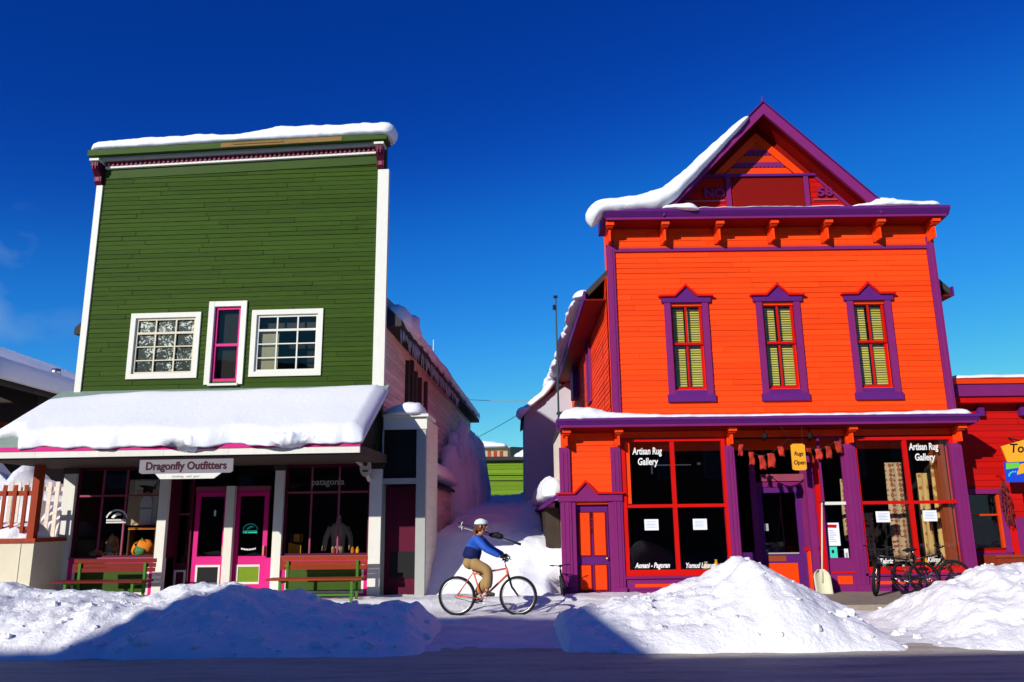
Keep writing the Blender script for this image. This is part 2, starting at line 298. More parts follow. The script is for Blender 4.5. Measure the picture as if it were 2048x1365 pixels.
def siding(name, m, parent, x0, x1, z0, z1, bh, opens=(), y=0, t=.02, joints=True, xr=None, axis='x'):
    b = MB(); z = z0
    while z < z1-.01:
        zt = min(z+bh, z1); zm = (z+zt)/2; a0, a1 = xr(zm) if xr else (x0, x1)
        iv = [(a0, a1)]
        for ox0, ox1, oz0, oz1 in opens:
            if oz0 < zm < oz1:
                nv = []
                for p, q in iv:
                    if ox1 <= p or ox0 >= q: nv.append((p, q)); continue
                    if ox0 > p: nv.append((p, ox0))
                    if ox1 < q: nv.append((ox1, q))
                iv = nv
        for p, q in iv:
            xs = [p]
            if joints:
                k = p+random.uniform(.3, 3.2)
                while k < q-.4: xs.append(k); k += random.uniform(1.4, 4.2)
            xs.append(q)
            for u, w in zip(xs[:-1], xs[1:]):
                g = .006; u2, w2 = u+(g if u > p else 0), w-(g if w < q else 0); a = random.random()
                dz = random.uniform(-.005, .005) if joints else 0; tt = t*random.uniform(.75, 1.3)
                P = [(u2, y-tt, z+dz), (w2, y-tt, z+dz), (w2, y-.003, zt+dz), (u2, y-.003, zt+dz), (u2, y+.01, z+dz), (w2, y+.01, z+dz)]
                if axis == 'y': P = [(-py if False else py, px, pz) for px, py, pz in P]
                b.add(P, [(0, 1, 2, 3), (4, 5, 1, 0)], a)
        z = zt
    return b.build(name, m, parent)
def text(name, body, parent, x, z, y, size, m, depth=.004, bold=0, align='CENTER', shear=0, sx=1, rot=None):
    cu = bpy.data.curves.new(name, 'FONT'); cu.body = body; cu.size = size; cu.extrude = depth; cu.offset = bold; cu.align_x = align; cu.shear = shear; cu.resolution_u = 3
    t = bpy.data.objects.new(name, cu); C.objects.link(t)
    dg = bpy.context.evaluated_depsgraph_get(); me = bpy.data.meshes.new_from_object(t.evaluated_get(dg)); me.name = name
    bpy.data.objects.remove(t); bpy.data.curves.remove(cu)
    me.materials.clear(); me.materials.append(M[m])
    o = bpy.data.objects.new(name, me); C.objects.link(o); o.parent = parent; o.location = (x, y, z); o.rotation_euler = (R(90), 0, 0) if rot is None else rot; o.scale = (sx, 1, 1)
    return o
def fbm(p, o=5, h=.9): return noise.fractal(p, h, 2.1, o)
def lump(x, y, s, seed=0):
    d, _ = noise.voronoi(Vector((x/s+seed, y/s, seed*.7))); return 1-min(1, d[0])
def heightfield(name, m, x0, x1, y0, y1, step, fn, parent=None, cut=-.03):
    nx = int((x1-x0)/step)+1; ny = int((y1-y0)/step)+1; v = []; f = []
    for j in range(ny):
        for i in range(nx):
            x = x0+(x1-x0)*i/(nx-1); y = y0+(y1-y0)*j/(ny-1); v.append((x, y, fn(x, y)))
    for j in range(ny-1):
        for i in range(nx-1):
            q = (j*nx+i, j*nx+i+1, (j+1)*nx+i+1, (j+1)*nx+i)
            if max(v[k][2] for k in q) > cut: f.append(q)
    b = MB(); b.v = v; b.f = f; b.a = [.5]*len(f); return b.build(name, m, parent, True)
def loft(name, m, secs, parent=None, smooth=True):   # closed sections, capped
    n = len(secs[0]); b = MB(); b.v = [tuple(p) for s in secs for p in s]
    for i in range(len(secs)-1):
        for k in range(n): b.f.append([i*n+k, i*n+(k+1) % n, (i+1)*n+(k+1) % n, (i+1)*n+k])
    b.f.append(list(range(n-1, -1, -1))); b.f.append(list(range((len(secs)-1)*n, len(secs)*n))); b.a = [.5]*len(b.f)
    return b.build(name, m, parent, smooth)
def resample_n(path, step):
    out = [list(path[0])]
    for p, q in zip(path[:-1], path[1:]):
        L = math.dist(p[:3], q[:3]); n = max(1, int(L/step))
        for i in range(1, n+1): out.append([a+(b-a)*i/n for a, b in zip(p, q)])
    for _ in range(3):
        out = [out[0]]+[[(a+2*b+c)/4 for a, b, c in zip(out[i-1], out[i], out[i+1])] for i in range(1, len(out)-1)]+[out[-1]]
    return [VV(o) for o in out]
class VV:
    def __init__(s, o): s.o = list(o.o if isinstance(o, VV) else o)
    def __getitem__(s, k): return s.o[k]
    def __iter__(s): return iter(s.o)
    def __len__(s): return len(s.o)
def snow_rope(name, path, parent=None, step=.08, amp=.18, seed=0, m='snow_soft', seg=20, flat=.25):
    P = resample_n(path, step); secs = []; n = len(P)
    for i, p in enumerate(P):
        c = Vector(p[:3]); d = (Vector(P[min(i+1, n-1)][:3])-Vector(P[max(i-1, 0)][:3])).normalized()
        side = Vector((d.y, -d.x, 0)); side = side.normalized() if side.length > .05 else Vector((0, -1, 0)); up = side.cross(d)
        if up.z < 0: up = -up
        e = min(i, n-1-i)/max(1, .16/step); e = min(1, math.sqrt(max(.02, e)))
        hw, hh = p[3]*e, p[4]*e; s = []
        for k in range(seg):
            t = 2*math.pi*k/seg; cx, cz = math.cos(t), math.sin(t)
            if cz < 0: cz *= flat
            q = c+side*cx*hw+up*cz*hh
            kk = 1+amp*fbm(q*1.9+Vector((seed, 0, 0)), 4)+.3*amp*noise.noise(q*9)
            s.append(c+(q-c)*kk)
        secs.append(s)
    return loft(name, m, secs, parent)
# ================================================================== SETTING
def struct(o): o['kind'] = 'structure'; return o
# one terrain sheet to the horizon
struct(MB().box(-400, 400, -250, 700, -.6, -.06).build('snow_ground', 'snow'))
def roadf(x, y): return .012*fbm(Vector((x*.35, y*2.6, 0)), 5)+.006*noise.noise(Vector((x*3, y*9, 2)))+.012*abs(math.sin(y*2.2))*noise.noise(Vector((x*.2, y*1.2, 4)))
struct(heightfield('road', 'snow_road', -22, 22, -3.6, 11.5, .09, roadf))
def pathf(x, y):
    z = .045*fbm(Vector((x*.9, y*1.4, 3)), 6)+.02*lump(x, y, .22, 3)
    e = max(0, min(1, (y-15.8)/.5)); z += .10*e*(x < 6.2)
    t = max(0, min(1, (y-10.95)/.5)); return (z+.01)*t-.05*(1-t)
struct(heightfield('trodden_snow_path', 'snow_dirty', -14, 14, 10.9, 17.0, .07, pathf))
sw = MB().box(4.4, 11.5, 14.9, 17.6, .02, .13).box(-10.5, -1.2, 16.9, 18.6, .02, .13); struct(sw.build('sidewalk', 'concrete'))
struct(heightfield('sidewalk_snow', 'snow_dirty', -10.4, 3.4, 15.9, 17.5, .06, lambda x, y: -.03+.20*min(1, max(0, (y-15.9)/.6))*min(1, max(0, (3.4-x)/.8))+.035*fbm(Vector((x*1.2, y*1.6, 9)), 5)))

# far hills
def hills(x, y): return -6+52*math.exp(-((y-620)/190)**2)*(1+.35*fbm(Vector((x*.004, y*.004, 1)), 5))
struct(heightfield('hills', M['treegreen'], -700, 700, 330, 900, 20, hills, cut=-99))

# ------------------------------------------------------------------ ploughed snow banks
def interp(t, x):
    if x <= t[0][0]: return t[0][1]
    for (a, b), (c, d) in zip(t[:-1], t[1:]):
        if x <= c:
            u = (x-a)/(c-a); u = u*u*(3-2*u)*.5+u*.5; return b+(d-b)*u
    return t[-1][1]
def bank(name, crest, x0, x1, yf, yc, yb, seed, label, steep=1.0, rough=1.0, step=.045, fal0=None, fal1=None, m='snow_rough', yfun=None):
    def fn(x, y):
        H = interp(crest, x)+.06; off = .18*noise.noise(Vector((x*.7, seed, 0)))+.1*noise.noise(Vector((x*2.3, seed, 5)))
        f0 = yf+off; 
        if y < yc: t = (y-f0)/(yc-f0)
        else: t = (yb+off*.5-y)/(yb-yc)
        if t <= 0: return -.12
        t = min(t, 1); p = math.sin(t*math.pi/2)**(.75/steep) if y < yc else math.sin(t*math.pi/2)**.8
        q = Vector((x, y, seed)); n = .10*fbm(q*1.3, 6)*rough+.075*(lump(x, y, .42, seed)-.5)*rough+.04*(lump(x, y, .16, seed+3)-.5)*rough+.018*noise.noise(q*11)*rough
        return H*p+n*min(1, H*2.2)*(min(1, t*3))-.06
    o = heightfield(name, m, x0, x1, yf-.3, yb+.3, step, fn, cut=-.02)
    ck = MB(); rr = random.Random(seed)
    for i in range(int((x1-x0)*22)):
        x = rr.uniform(x0, x1); u = rr.random()**1.5; y = yf+.1+(yb-yf-.4)*u; z = fn(x, y)
        if z < .0: continue
        r = rr.choice((.018, .022, .03, .03, .045, .07) if z < .55 else (.015, .02, .03))*rr.uniform(.7, 1.2); ck.ball((x, y, z+r*.25), r*rr.uniform(.9, 1.5), r, r*rr.uniform(.6, .9), 7, 5, .7)
    tag(ck.build('snow_chunks', m, o), 'small broken snow chunks lying on the bank', None, None, 'stuff')
    return tag(o, label, 'snow bank', 'snow banks ploughed along the road')
left_crest = [(-16, .9), (-10, .85), (-8.1, .81), (-7.1, .68), (-6.5, .64), (-5.7, .62), (-4.96, .72), (-4.37, .75), (-3.7, .64), (-2.98, .47), (-2.1, .41), (-1.6, .40), (-1.30, .22), (-1.1, -.1)]
bank('snow_bank', left_crest, -16, -1.0, 10.8, 13.0, 14.1, 1, 'long low ploughed snow bank in front of the green shop and its benches', 1.0, 1.0)
mid_crest = [(.55, -.1), (.72, .30), (1.23, .40), (1.62, .5), (2.09, .6), (2.87, .76), (3.19, .9), (3.5, 1.06), (3.82, .97), (4.12, .80), (4.41, .62), (4.78, .44), (5.0, .30), (5.12, .10), (5.22, -.12)]
bank('snow_bank', mid_crest, .4, 5.6, 10.75, 12.8, 14.3, 5, 'tall peaked pile of ploughed snow in front of the left window of the orange shop', 1.1, 1.1)
right_crest = [(5.1, -.1), (5.45, .04), (5.74, .12), (5.99, .27), (6.41, .52), (6.9, .70), (7.19, .86), (7.43, .92), (7.9, .87), (9, .8), (12, .9), (16, .8)]
bank('snow_bank', right_crest, 5.0, 15, 10.7, 12.8, 14.4, 9, 'lumpy snow pile at the right edge in front of the parked black bicycles', 1.2, 1.25)
# alley heap: steep lit face, then a long rise between the two shops
def heap(x, y):
    cx = .15+.06*(y-17.5); hw = 1.9+.0*(y-17)
    face = max(0, min(1, (y-16.45-.35*abs(x-cx)*(x < cx))/2.5)); face = face*face*(3-2*face)
    z = 1.28*face+max(0, (y-19))*.095
    z += .35*max(0, x-.2)*min(1, face)*(y > 20)*min(1, (y-20)/4)
    lx = (x-(-2.75+.052*(y-17.4)))/.9; z *= max(0, min(1, .25+lx)) if lx < .75 else 1
    q = Vector((x, y, 4)); z += (.12*fbm(q*.9, 5)+.05*(lump(x, y, .5, 2)-.5))*min(1, face*2+.15)
    if y < 17.9: z *= max(0, min(1, (.98-x)/.3+max(0, (y-17.55)/.3)))
    return z
o = heightfield('snow_heap', 'snow', -2.95, 2.15, 15.9, 34, .08, heap, cut=.01)
tag(o, 'big snow heap filling the alley between the green and orange shops behind the cyclist', 'snow heap')

# ------------------------------------------------------------------ buildings across the street (behind the viewer; they throw the shade on the road)
def across(name, xs, label, win):
    t = thing(name, label, 'building', (0, -6.0, 0))
    MB().prism(xs, -9, 0, .5).build('wall', 'brick', t)
    x0 = min(p[0] for p in xs)+.9; x1 = max(p[0] for p in xs)-.9; k = int((x1-x0)/2.4)
    for i in range(k):
        wx = x0+(i+.5)*(x1-x0)/k-.5
        frame_box(wx, wx+1.0, 3.6, 5.3, .1, .0, .06).build('window_frame', 'white', t)
        MB().box(wx+.1, wx+.9, .005, .02, 3.7, 5.2).build('pane', 'grey', t)
    return t
across('gabled_store', [(-19.2, 0), (-11.1, 0), (-11.1, 8.25), (-13.9, 10.05), (-16.5, 10.35), (-19.2, 10.4)], 'brown brick store with a stepped and sloping parapet across the street behind the viewer', 1)
across('brick_store', [(-46, 0), (-19.22, 0), (-19.22, 8.6), (-46, 8.6)], 'long brown brick store with a level parapet across the street, left of the sloping one', 1)
across('brick_store', [(-11.08, 0), (22, 0), (22, 8.25), (-11.08, 8.25)], 'long brown brick store across the street, right of the sloping one', 1)

t = thing('shade_casting_house', 'unseen brown house added at the far left to shade the yard', 'house', (-19.3, 15.5, 0))  # added out of view so its shadow covers the yard, fence and neighbouring roof
MB().exx([(0, 0), (4.6, 0), (4.6, 6.2), (2.3, 8.0), (0, 6.2)], -2.5, 3.2).build('wall', 'brownred', t)
MB().exx([(-.3, 6.05), (2.3, 8.05), (4.9, 6.05), (4.9, 6.3), (2.3, 8.35), (-.3, 6.3)], -2.8, 3.4).build('roof', 'snow', t)

# ================================================================== GREEN SHOP
G = Frame(-2.92, 17.42, -3)
gb = fthing(G, 'green_false_front_shop', 'dark green clapboard shop with a tall false front and snow covered porch roof', 'shop')
gx0, gx1 = -7.02, -.02
def gwin(xl, xr, yt, yb): return G.R(xl, xr, yt, yb, 0)
w1 = gwin(259, 399, 627, 758); w2 = gwin(502, 645, 620, 753); w3 = gwin(415, 491, 604, 768)
ops = [(w[0]+.06, w[1]-.06, w[2]+.06, w[3]-.06) for w in (w1, w2, w3)]
siding('siding', 'green', gb, gx0+.12, gx1-.15, 4.66, 9.95, .112, ops, t=.018)
bk = MB()   # carcass behind the boards, with openings left for the windows
xs = sorted([gx0, gx1]+[v for o in ops for v in o[:2]]); zz = sorted([2.96, 10.6]+[v for o in ops for v in o[2:]])
for xa, xb in zip(xs[:-1], xs[1:]):
    for za, zb in zip(zz[:-1], zz[1:]):
        if not any(o[0] <= (xa+xb)/2 <= o[1] and o[2] <= (za+zb)/2 <= o[3] for o in ops): bk.box(xa, xb, .002, .16, za, zb, .5)
bk.build('false_front_wall', 'green_trim', gb)
MB().box(gx0-.02, gx0+.13, -.05, .1, 4.55, 9.66).build('corner_board', 'white', gb)
MB().box(gx1-.18, gx1+.08, -.05, .1, 4.55, 9.82).build('corner_board', 'white', gb)
# cornice, rising a little to the right as the old front does
dz = .16; L0, L1 = gx0-.12, gx1+.08
def cz(prof, m, name, x0=L0, x1=L1, d0=0, d1=dz, a=None):
    k = lambda x: (x-L0)/(L1-L0)*dz
    return MB().exx(prof, x0, x1, k(x0), k(x1), a).build(name, m, gb)
cz([(-.38, 10.28), (-.38, 10.42), (-.32, 10.46), (.1, 10.48), (.1, 10.30), (-.30, 10.28)], 'green_trim', 'cornice_crown')
# rotten patch of the crown
cz([(-.392, 10.29), (-.392, 10.40), (-.381, 10.40), (-.381, 10.29)], 'rot', 'rotted_board', -3.9, -1.0)
MB().exx([(-.41, 10.33), (-.41, 10.37), (-.393, 10.38), (-.393, 10.32)], -3.6, -2.4, .09, .115).build('loose_board', 'rot', gb)
cz([(-.25, 10.22), (-.25, 10.279), (.08, 10.279), (.08, 10.24), (-.22, 10.22)], 'greywhite', 'cornice_soffit', L0+.12, L1-.1)
cz([(-.08, 10.11), (-.08, 10.238), (0, 10.238), (0, 10.11)], 'plum', 'dentil_band', L0+.3, L1-.3)
n = 58
for i in range(n):
    x = L0+.35+i*(L1-L0-.75)/(n-1); k = (x-L0)/(L1-L0)*dz
    MB().box(x, x+.055, -.12, -.08, 10.115+k, 10.21+k).build('dentil', 'plumpink', gb)
cz([(-.10, 10.062), (-.10, 10.11), (0, 10.11), (0, 10.062)], 'white', 'dentil_rail', L0+.3, L1-.3)
cz([(-.03, 9.82), (-.03, 10.062), (-.004, 10.062), (-.004, 9.82)], 'green_trim', 'frieze_board', L0+.28, L1-.3)
for x0, k in ((gx0-.06, 0), (gx1-.2, dz)):
    b = MB().exx([(-.30, 10.18), (-.30, 10.06), (-.2, 9.94), (-.11, 9.86), (-.11, 9.74), (-.06, 9.68), (0, 9.68), (0, 10.18)], x0, x0+.17, k, k).build('corbel', 'plum', gb)
    MB().box(x0-.03, x0+.20, -.335, .0, 10.18+k, 10.235+k).build('corbel_cap', 'white', b)
    MB().box(x0+.04, x0+.055, -.312, -.2, 9.98+k, 10.16+k).box(x0+.11, x0+.125, -.312, -.2, 9.98+k, 10.16+k).box(x0+.045, x0+.125, -.122, -.11, 9.75+k, 9.84+k).build('corbel_bead', 'plumpink', b)
# windows
def green_window(w, painted_refl, lab):
    x0, x1, z0, z1 = w
    f = frame_box(x0, x1, z0, z1, .115, -.05, .02).build('window', 'white', gb); tag(f, lab)
    a0, a1, c0, c1 = x0+.115, x1-.115, z0+.115, z1-.115
    m = frame_box(a0, a1, c0, c1, .05, .0, .04)
    zt = c1-(c1-c0)*.27
    for i in (1, 2):
        xx = a0+(a1-a0)*i/3; m.box(xx-.016, xx+.016, .004, .038, c0+.05, c1-.05)
    m.box(a0+.05, a1-.05, .001, .041, zt-.025, zt+.025)
    for i in (1, 2):
        zz = c0+(zt-c0)*i/3; m.box(a0+.05, a1-.05, .008, .034, zz-.012, zz+.012)
    m.build('sash', 'cream' if painted_refl else 'white', f)
    MB().box(a0+.04, a1-.04, .05, .056, c0+.04, c1-.04).build('glass', 'painted_refl' if painted_refl else 'glass', f)
    if not painted_refl: MB().box(a0+.04, a0+.02+(a1-a0)/3, .09, .1, c0, zt).build('window_shade', 'shade', f)
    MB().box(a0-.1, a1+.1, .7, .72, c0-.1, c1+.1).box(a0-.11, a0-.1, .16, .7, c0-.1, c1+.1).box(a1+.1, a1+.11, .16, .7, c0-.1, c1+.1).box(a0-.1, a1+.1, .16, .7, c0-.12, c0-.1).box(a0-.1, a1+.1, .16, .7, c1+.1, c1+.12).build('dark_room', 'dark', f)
green_window(w1, True, 'twelve pane window speckled with a painted tree reflection')
green_window(w2, False, 'dark twelve pane window with a tan shade on its left third')
x0, x1, z0, z1 = w3
f = MB().box(x0, x0+.13, -.06, .02, z0-.02, z1).box(x1-.13, x1, -.06, .02, z0-.02, z1).box(x0+.13, x1-.13, -.055, .02, z1-.12, z1).box(x0+.1, x1-.1, -.09, .02, z0-.05, z0+.0).build('window', 'white', gb); tag(f, 'tall narrow window with magenta sashes')
m = frame_box(x0+.13, x1-.13, z0, z1-.12, .065, .01, .06, wb=.12); zm = z0+(z1-z0)*.47
m.box(x0+.195, x1-.195, .012, .058, zm-.03, zm+.03); m.build('sash', 'pink', f)
MB().box(x0+.18, x1-.18, .07, .076, z0+.1, z1-.18).build('glass', 'glass', f)
MB().box(x0, x1, .16, .7, z0-.1, z1).build('dark_room', 'dark', f)
# body of the building behind the false front
siding('side_wall_siding', 'side', gb, .16, 18.6, 2.0, 6.1, .13, y=-.0, t=.016, axis='y').scale = (-1, 1, 1)   # boards face the alley
MB().box(-.10, -.03, .2, 18.5, 4.4, 6.15).box(-7.0, -6.93, .2, 18.5, 4.4, 6.15).box(-6.93, -.1, 1.2, 1.3, 4.4, 6.15).build('carcass', 'side', gb)
MB().box(-.10, -.02, 1.6, 18.5, 0, 4.4).box(-.10, -.02, .14, 1.6, 2.9, 4.4).box(-6.98, -6.9, .2, 18.5, 0, 4.4).box(-6.98, -.02, 18.3, 18.5, 0, 4.4).build('lower_wall', 'side', gb)
MB().exy([(-7.35, 6.05), (.38, 6.05), (.38, 6.2), (-3.5, 9.95), (-7.35, 6.2)], .2, 18.9).build('roof', 'roofdark', gb)
ds = MB()
for y in (2.7, 3.3, 3.9, 4.6, 5.6): ds.box(-.02, .10, y, y+.22, 1.8, 5.6+random.random()*.3)
ds.build('dark_boards', 'tarp', gb)
# icicles along the alley eave
ic = MB()
for i in range(70):
    y = .5+i*.16+random.uniform(-.05, .05); L = random.uniform(.12, .55)
    ic.tube((.33+random.uniform(-.03, .03), y, 6.08), (.33, y, 6.08-L), .028, .003, 6)
tag(ic.build('icicles', 'ice', gb, True), 'row of icicles under the alley eave', None, None, 'stuff')
# lean-to along the alley with its own roof
lt = MB().exy([(-.02, 3.05), (.62, 2.62), (.62, 2.55), (-.02, 2.95)], 1.7, 8.2).build('lean_to_roof', 'roofdark', gb)
o = siding('lean_to_wall', 'side', gb, 1.8, 8.1, .3, 2.6, .13, y=0, t=.016, axis='y'); o.scale = (-1, 1, 1); o.location = (.5, 0, 0)
MB().box(-.02, .495, 1.8, 8.1, .1, 2.58).build('lean_to_body', 'side', gb)

# porch roof
ex0, ex1, ey = -7.35, .18, -2.5
def roofz(y): return 4.66+(4.66-3.22)/2.5*y*1.0
pr = MB().exx([(0.0, 4.66), (-2.5, 3.22), (-2.5, 3.14), (-2.4, 3.12), (0, 4.50)], ex0, ex1).build('porch_roof', 'metalroof', gb)
MB().exx([(-.02, 4.62), (-.36, 4.46), (-.36, 4.44), (-.02, 4.55)], gx0-.1, gx1+.05).build('roof_flashing', 'metalroof', pr)
MB().box(ex0, ex1+.01, -2.545, -2.505, 3.075, 3.16).build('gutter_board', 'pink', pr)
fb = MB(); n = 6
for i in range(n): fb.box(ex0+(ex1-ex0)*i/n+.002, ex0+(ex1-ex0)*(i+1)/n-.002, -2.53, -2.46, 2.955, 3.073)
fb.build('fascia_board', 'white', pr)
MB().box(ex0, ex1, -2.44, -.0, 2.93, 2.955).build('soffit', 'tarp', pr)
MB().prism([(ex1-.05, 2.95), (ex1, 2.95), (ex1, 3.1), (ex1-.05, 3.1)], -2.45, -.1).build('side_board', 'tarp', pr)
MB().exx([(-2.4, 2.96), (-2.4, 3.1), (-.02, 4.5), (-.02, 2.96)], ex1-.30, ex1-.26).build('open_end_shade', 'tarp', pr)  # dark sheet standing in for the shade inside the open porch end
# storefront: posts, glass, doors
def post(xl, xr, yt, d0, d1, name='post', w=None):
    xa = G.A(xl, 1060, d0)[0]; xb = G.A(xr, 1060, d0)[0]
    p = MB().box(xa, xb, d0, d1, .12, 2.93).build(name, 'white', gb); MB().box(xa-.03, xb+.03, d0-.02, d1+.02, 2.80, 2.925).build('capital', 'tarp', p); return xa, xb
pa = post(117, 141, 0, -.06, .12); pb = post(312, 330, 0, -.06, .1); pd = post(545, 563, 0, -.06, .1); pe = post(737, 761, 0, -.10, .1)
pc = MB().box(*[G.A(v, 1100, .35)[0] for v in (447, 464)], .3, .42, .12, 2.5).build('post', 'white', gb)
xA, xB, xD, xE = pa[1], pb[0], pd[1], pe[0]
# shop floor, ceiling and back wall (dark room seen through the glass)
MB().box(-6.9, -.1, .5, 5.6, .1, .16).build('shop_floor', 'darkfloor', gb)
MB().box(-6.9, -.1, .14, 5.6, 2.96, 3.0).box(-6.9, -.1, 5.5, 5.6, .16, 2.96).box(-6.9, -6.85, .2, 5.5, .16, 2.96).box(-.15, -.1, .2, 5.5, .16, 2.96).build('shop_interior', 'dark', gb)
def bigwin(x0, x1, z0, vert, hz, d=.06, lab=None, mt='plum', bar='plumpink'):
    f = frame_box(x0, x1, z0, 2.93, .06, d-.03, d+.03).build('shop_window', mt, gb)
    if lab: tag(f, lab)
    m = MB()
    for v in vert: m.box(v-.018, v+.018, d-.02, d+.02, z0+.06, 2.87)
    m.box(x0+.06, x1-.06, d-.022, d+.018, hz-.02, hz+.02); m.build('glazing_bars', bar, f)
    MB().box(x0+.05, x1-.05, d+.024, d+.03, z0+.05, 2.88).build('glass', 'glass', f)
    return f
zs = .98
fwa = bigwin(xA, xB, zs, [G.A(205, 1000, .06)[0], G.A(252, 1000, .06)[0]], G.A(230, 992, .06)[1])
fwb = bigwin(xD, xE, zs, [G.A(623, 1000, .06)[0], G.A(678, 1000, .06)[0]], G.A(650, 985, .06)[1])
for xa, xb in ((xA, xB), (xD, xE)):
    p = frame_box(xa, xb, .12, zs-.01, .10, -.01, .05).build('bulkhead', 'pink', gb)
    frame_box(xa+.1, xb-.1, .22, zs-.11, .05, .0, .045).build('bulkhead_moulding', 'white', p)
    MB().box(xa+.15, xb-.15, .02, .04, .27, zs-.16).build('bulkhead_panel', 'green_trim', p)
    MB().box(xa, xb, -.05, .08, zs-.02, zs+.02).build('sill', 'plumpink', p)
# recessed entrance with two doors
rx0, rx1 = pb[1], pd[0]; dp = .45
gl = MB().box(rx0, rx0+.03, .06, dp, zs, 2.93).build('side_glass_frame', 'plum', gb)
xm = G.A(455, 1100, .35)[0]; xl = G.A(385, 1100, dp)[0]; xr = G.A(533, 1100, dp)[0]
def gdoor(x0, x1, panel, lab):
    z1 = 2.38; dz0 = .14
    dd = frame_box(x0, x1, dz0, z1, .10, dp, dp+.05, wb=.25).build('door', 'pink', gb); tag(dd, lab)
    MB().box(x0+.1, x1-.1, dp+.002, dp+.048, .80, .98).build('lock_rail', 'pink', dd)
    MB().box(x0+.09, x1-.09, dp+.024, dp+.03, .97, z1-.09).build('glass', 'glass', dd)
    frame_box(x0+.1, x1-.1, dz0+.25, .80, .045, dp-.008, dp+.02).build('moulding', 'white', dd)
    MB().box(x0+.14, x1-.14, dp+.004, dp+.03, dz0+.29, .76).build('panel', panel, dd)
    MB().box(x1-.07, x1-.04, dp-.05, dp, 1.0, 1.2).build('handle', 'brass', dd)
    MB().box(x0-.02, x1+.02, dp-.02, dp+.06, z1+.01, z1+.12).build('door_head', 'plumpink', dd)
    MB().box(x0, x1, dp+.024, dp+.03, z1+.12, 2.93).build('transom_glass', 'glass', dd)
    return dd
d1_ = gdoor(xl, xm-.08, 'black', 'left magenta shop door with a dark lower panel')
d2_ = gdoor(xm+.08, xr, 'huty', 'right magenta shop door with a green lower panel')
sd_ = bigwin(rx0, xl-.05, zs-.2, [], 1.9, d=dp)
MB().box(rx0, xl-.05, dp-.03, dp+.04, .14, zs-.21).build('entry_panel', 'plum', gb)
frame_box(rx0+.05, xl-.1, .2, zs-.28, .04, dp-.045, dp-.03).build('entry_moulding', 'white', gb)
MB().box(xr, rx1, .08, dp+.02, .14, .95).build('entry_end_panel', 'pink', gb)
# black panelled side passage on the right of the porch (tall door with a blind transom)
ax0, ax1 = G.A(762, 1000, 0)[0], G.A(851, 1000, 0)[0]
se = MB().box(pe[1]-.0, ax0+.0, -.02, .42, .12, 3.65).box(G.A(832, 1000, 0)[0], ax1, -.03, .118, .12, 3.65).box(G.A(832, 1000, 0)[0], ax1-.05, .12, .42, .12, 3.65).build('side_entrance', 'greywhite', gb)
q0, q1 = ax0, G.A(832, 1000, 0)[0]
MB().box(pe[1]+.001, ax1+.02, -.05, .12, 3.66, 3.92).build('lintel', 'white', se)
MB().box(pe[1], ax1+.06, -.14, 1.0, 3.92, 3.98).build('ledge', 'white', se)
MB().box(q0, q1, -.02, .1, G.A(800, 968, 0)[1], G.A(800, 957, 0)[1]).build('transom_bar', 'greywhite', se)
MB().box(q0, q1, .05, .08, 2.55, 3.66).build('transom_panel', 'black', se)
dr = MB().box(q0, q1, .35, .4, .12, 2.42).build('door', 'plum', se)
MB().box(q0+.16, q1-.04, .33, .35, .5, 1.05).build('panel', 'black', dr)
MB().box(ax1-.04, ax1, .12, 1.7, .1, 3.9).box(0, ax1-.04, 1.66, 1.7, .1, 3.9).build('passage_wall', 'side', se)
bl = MB().path([(pe[0]-.25, -.5, 3.0), (pe[0]-.1, -.3, 2.85), (pe[0]-.0, -.12, 2.55)], .045, 8).build('knee_brace', 'side', gb, True)

gr_ = MB().exy([(.42, 6.22), (.42, 6.42), (-3.5, 10.22), (-7.4, 6.42), (-7.4, 6.22), (-3.5, 9.97)], .9, 18.9).build('roof_snow', 'snow')
gr_.location = G.o; gr_.rotation_euler = (0, 0, G.yaw); tag(gr_, 'snow sheet on the main roof behind the green false front', 'roof snow')
# ---- snow lying on the green shop
def slab(name, label, secs, fr=None, m='snow_soft'):
    o = loft(name, m, secs)
    if fr: o.location = fr.o; o.rotation_euler = (0, 0, fr.yaw)
    return tag(o, label, 'roof snow')
secs = []; N = 150
for i in range(N+1):
    x = -7.18+(0.24+7.18)*i/N; u = i/N
    e = min(1, math.sqrt(max(.0, min(i, N-i)/5+.02)))
    lip = .06*noise.noise(Vector((x*1.6, 3, 0)))+.025*noise.noise(Vector((x*4, 8, 0)))
    drop = -.14*math.exp(-((x+3.25)/.45)**2)-.12*math.exp(-((x+1.2)/.55)**2)
    yE = -2.59+lip*1.5 + (.36 if x < -6.4 else 0)*min(1, (-6.4-x)/.3) + drop
    yT = -.50+.05*noise.noise(Vector((x*.8, 1, 0)))+.22*u*1.0 - .35*max(0, 1-u*6)
    th = (.25+.04*noise.noise(Vector((x*.5, 0, 7))))*e
    s = []; K = 16
    for k in range(K+1):
        t = k/K; y = yT+(yE-yT)*t
        prof = min(1, math.sqrt(max(0, math.sin(min(1, t*5)*math.pi/2))))*min(1, math.sqrt(max(0, 1-((t-.88)/.12)**2)) if t > .88 else 1)
        z = roofz(y)+.0+th*prof*(1+.10*noise.noise(Vector((x*1.1, y*1.5, 2)))) + (.012*noise.noise(Vector((x*4, y*4, 4))) if t > .8 else 0)
        s.append((x, y - (.05*prof if t > .9 else 0), z))
    for k in range(K, -1, -4):
        t = k/K; y = yT+(yE-yT)*t; s.append((x, y+.015, max(roofz(max(y, -2.5)), 3.2)+.004-(max(.02, .10-1.3*lip)*(y < -2.49))))
    secs.append(s)
slab('roof_snow', 'deep smooth snow sheet covering the porch roof of the green shop', secs, G, 'snow_soft')
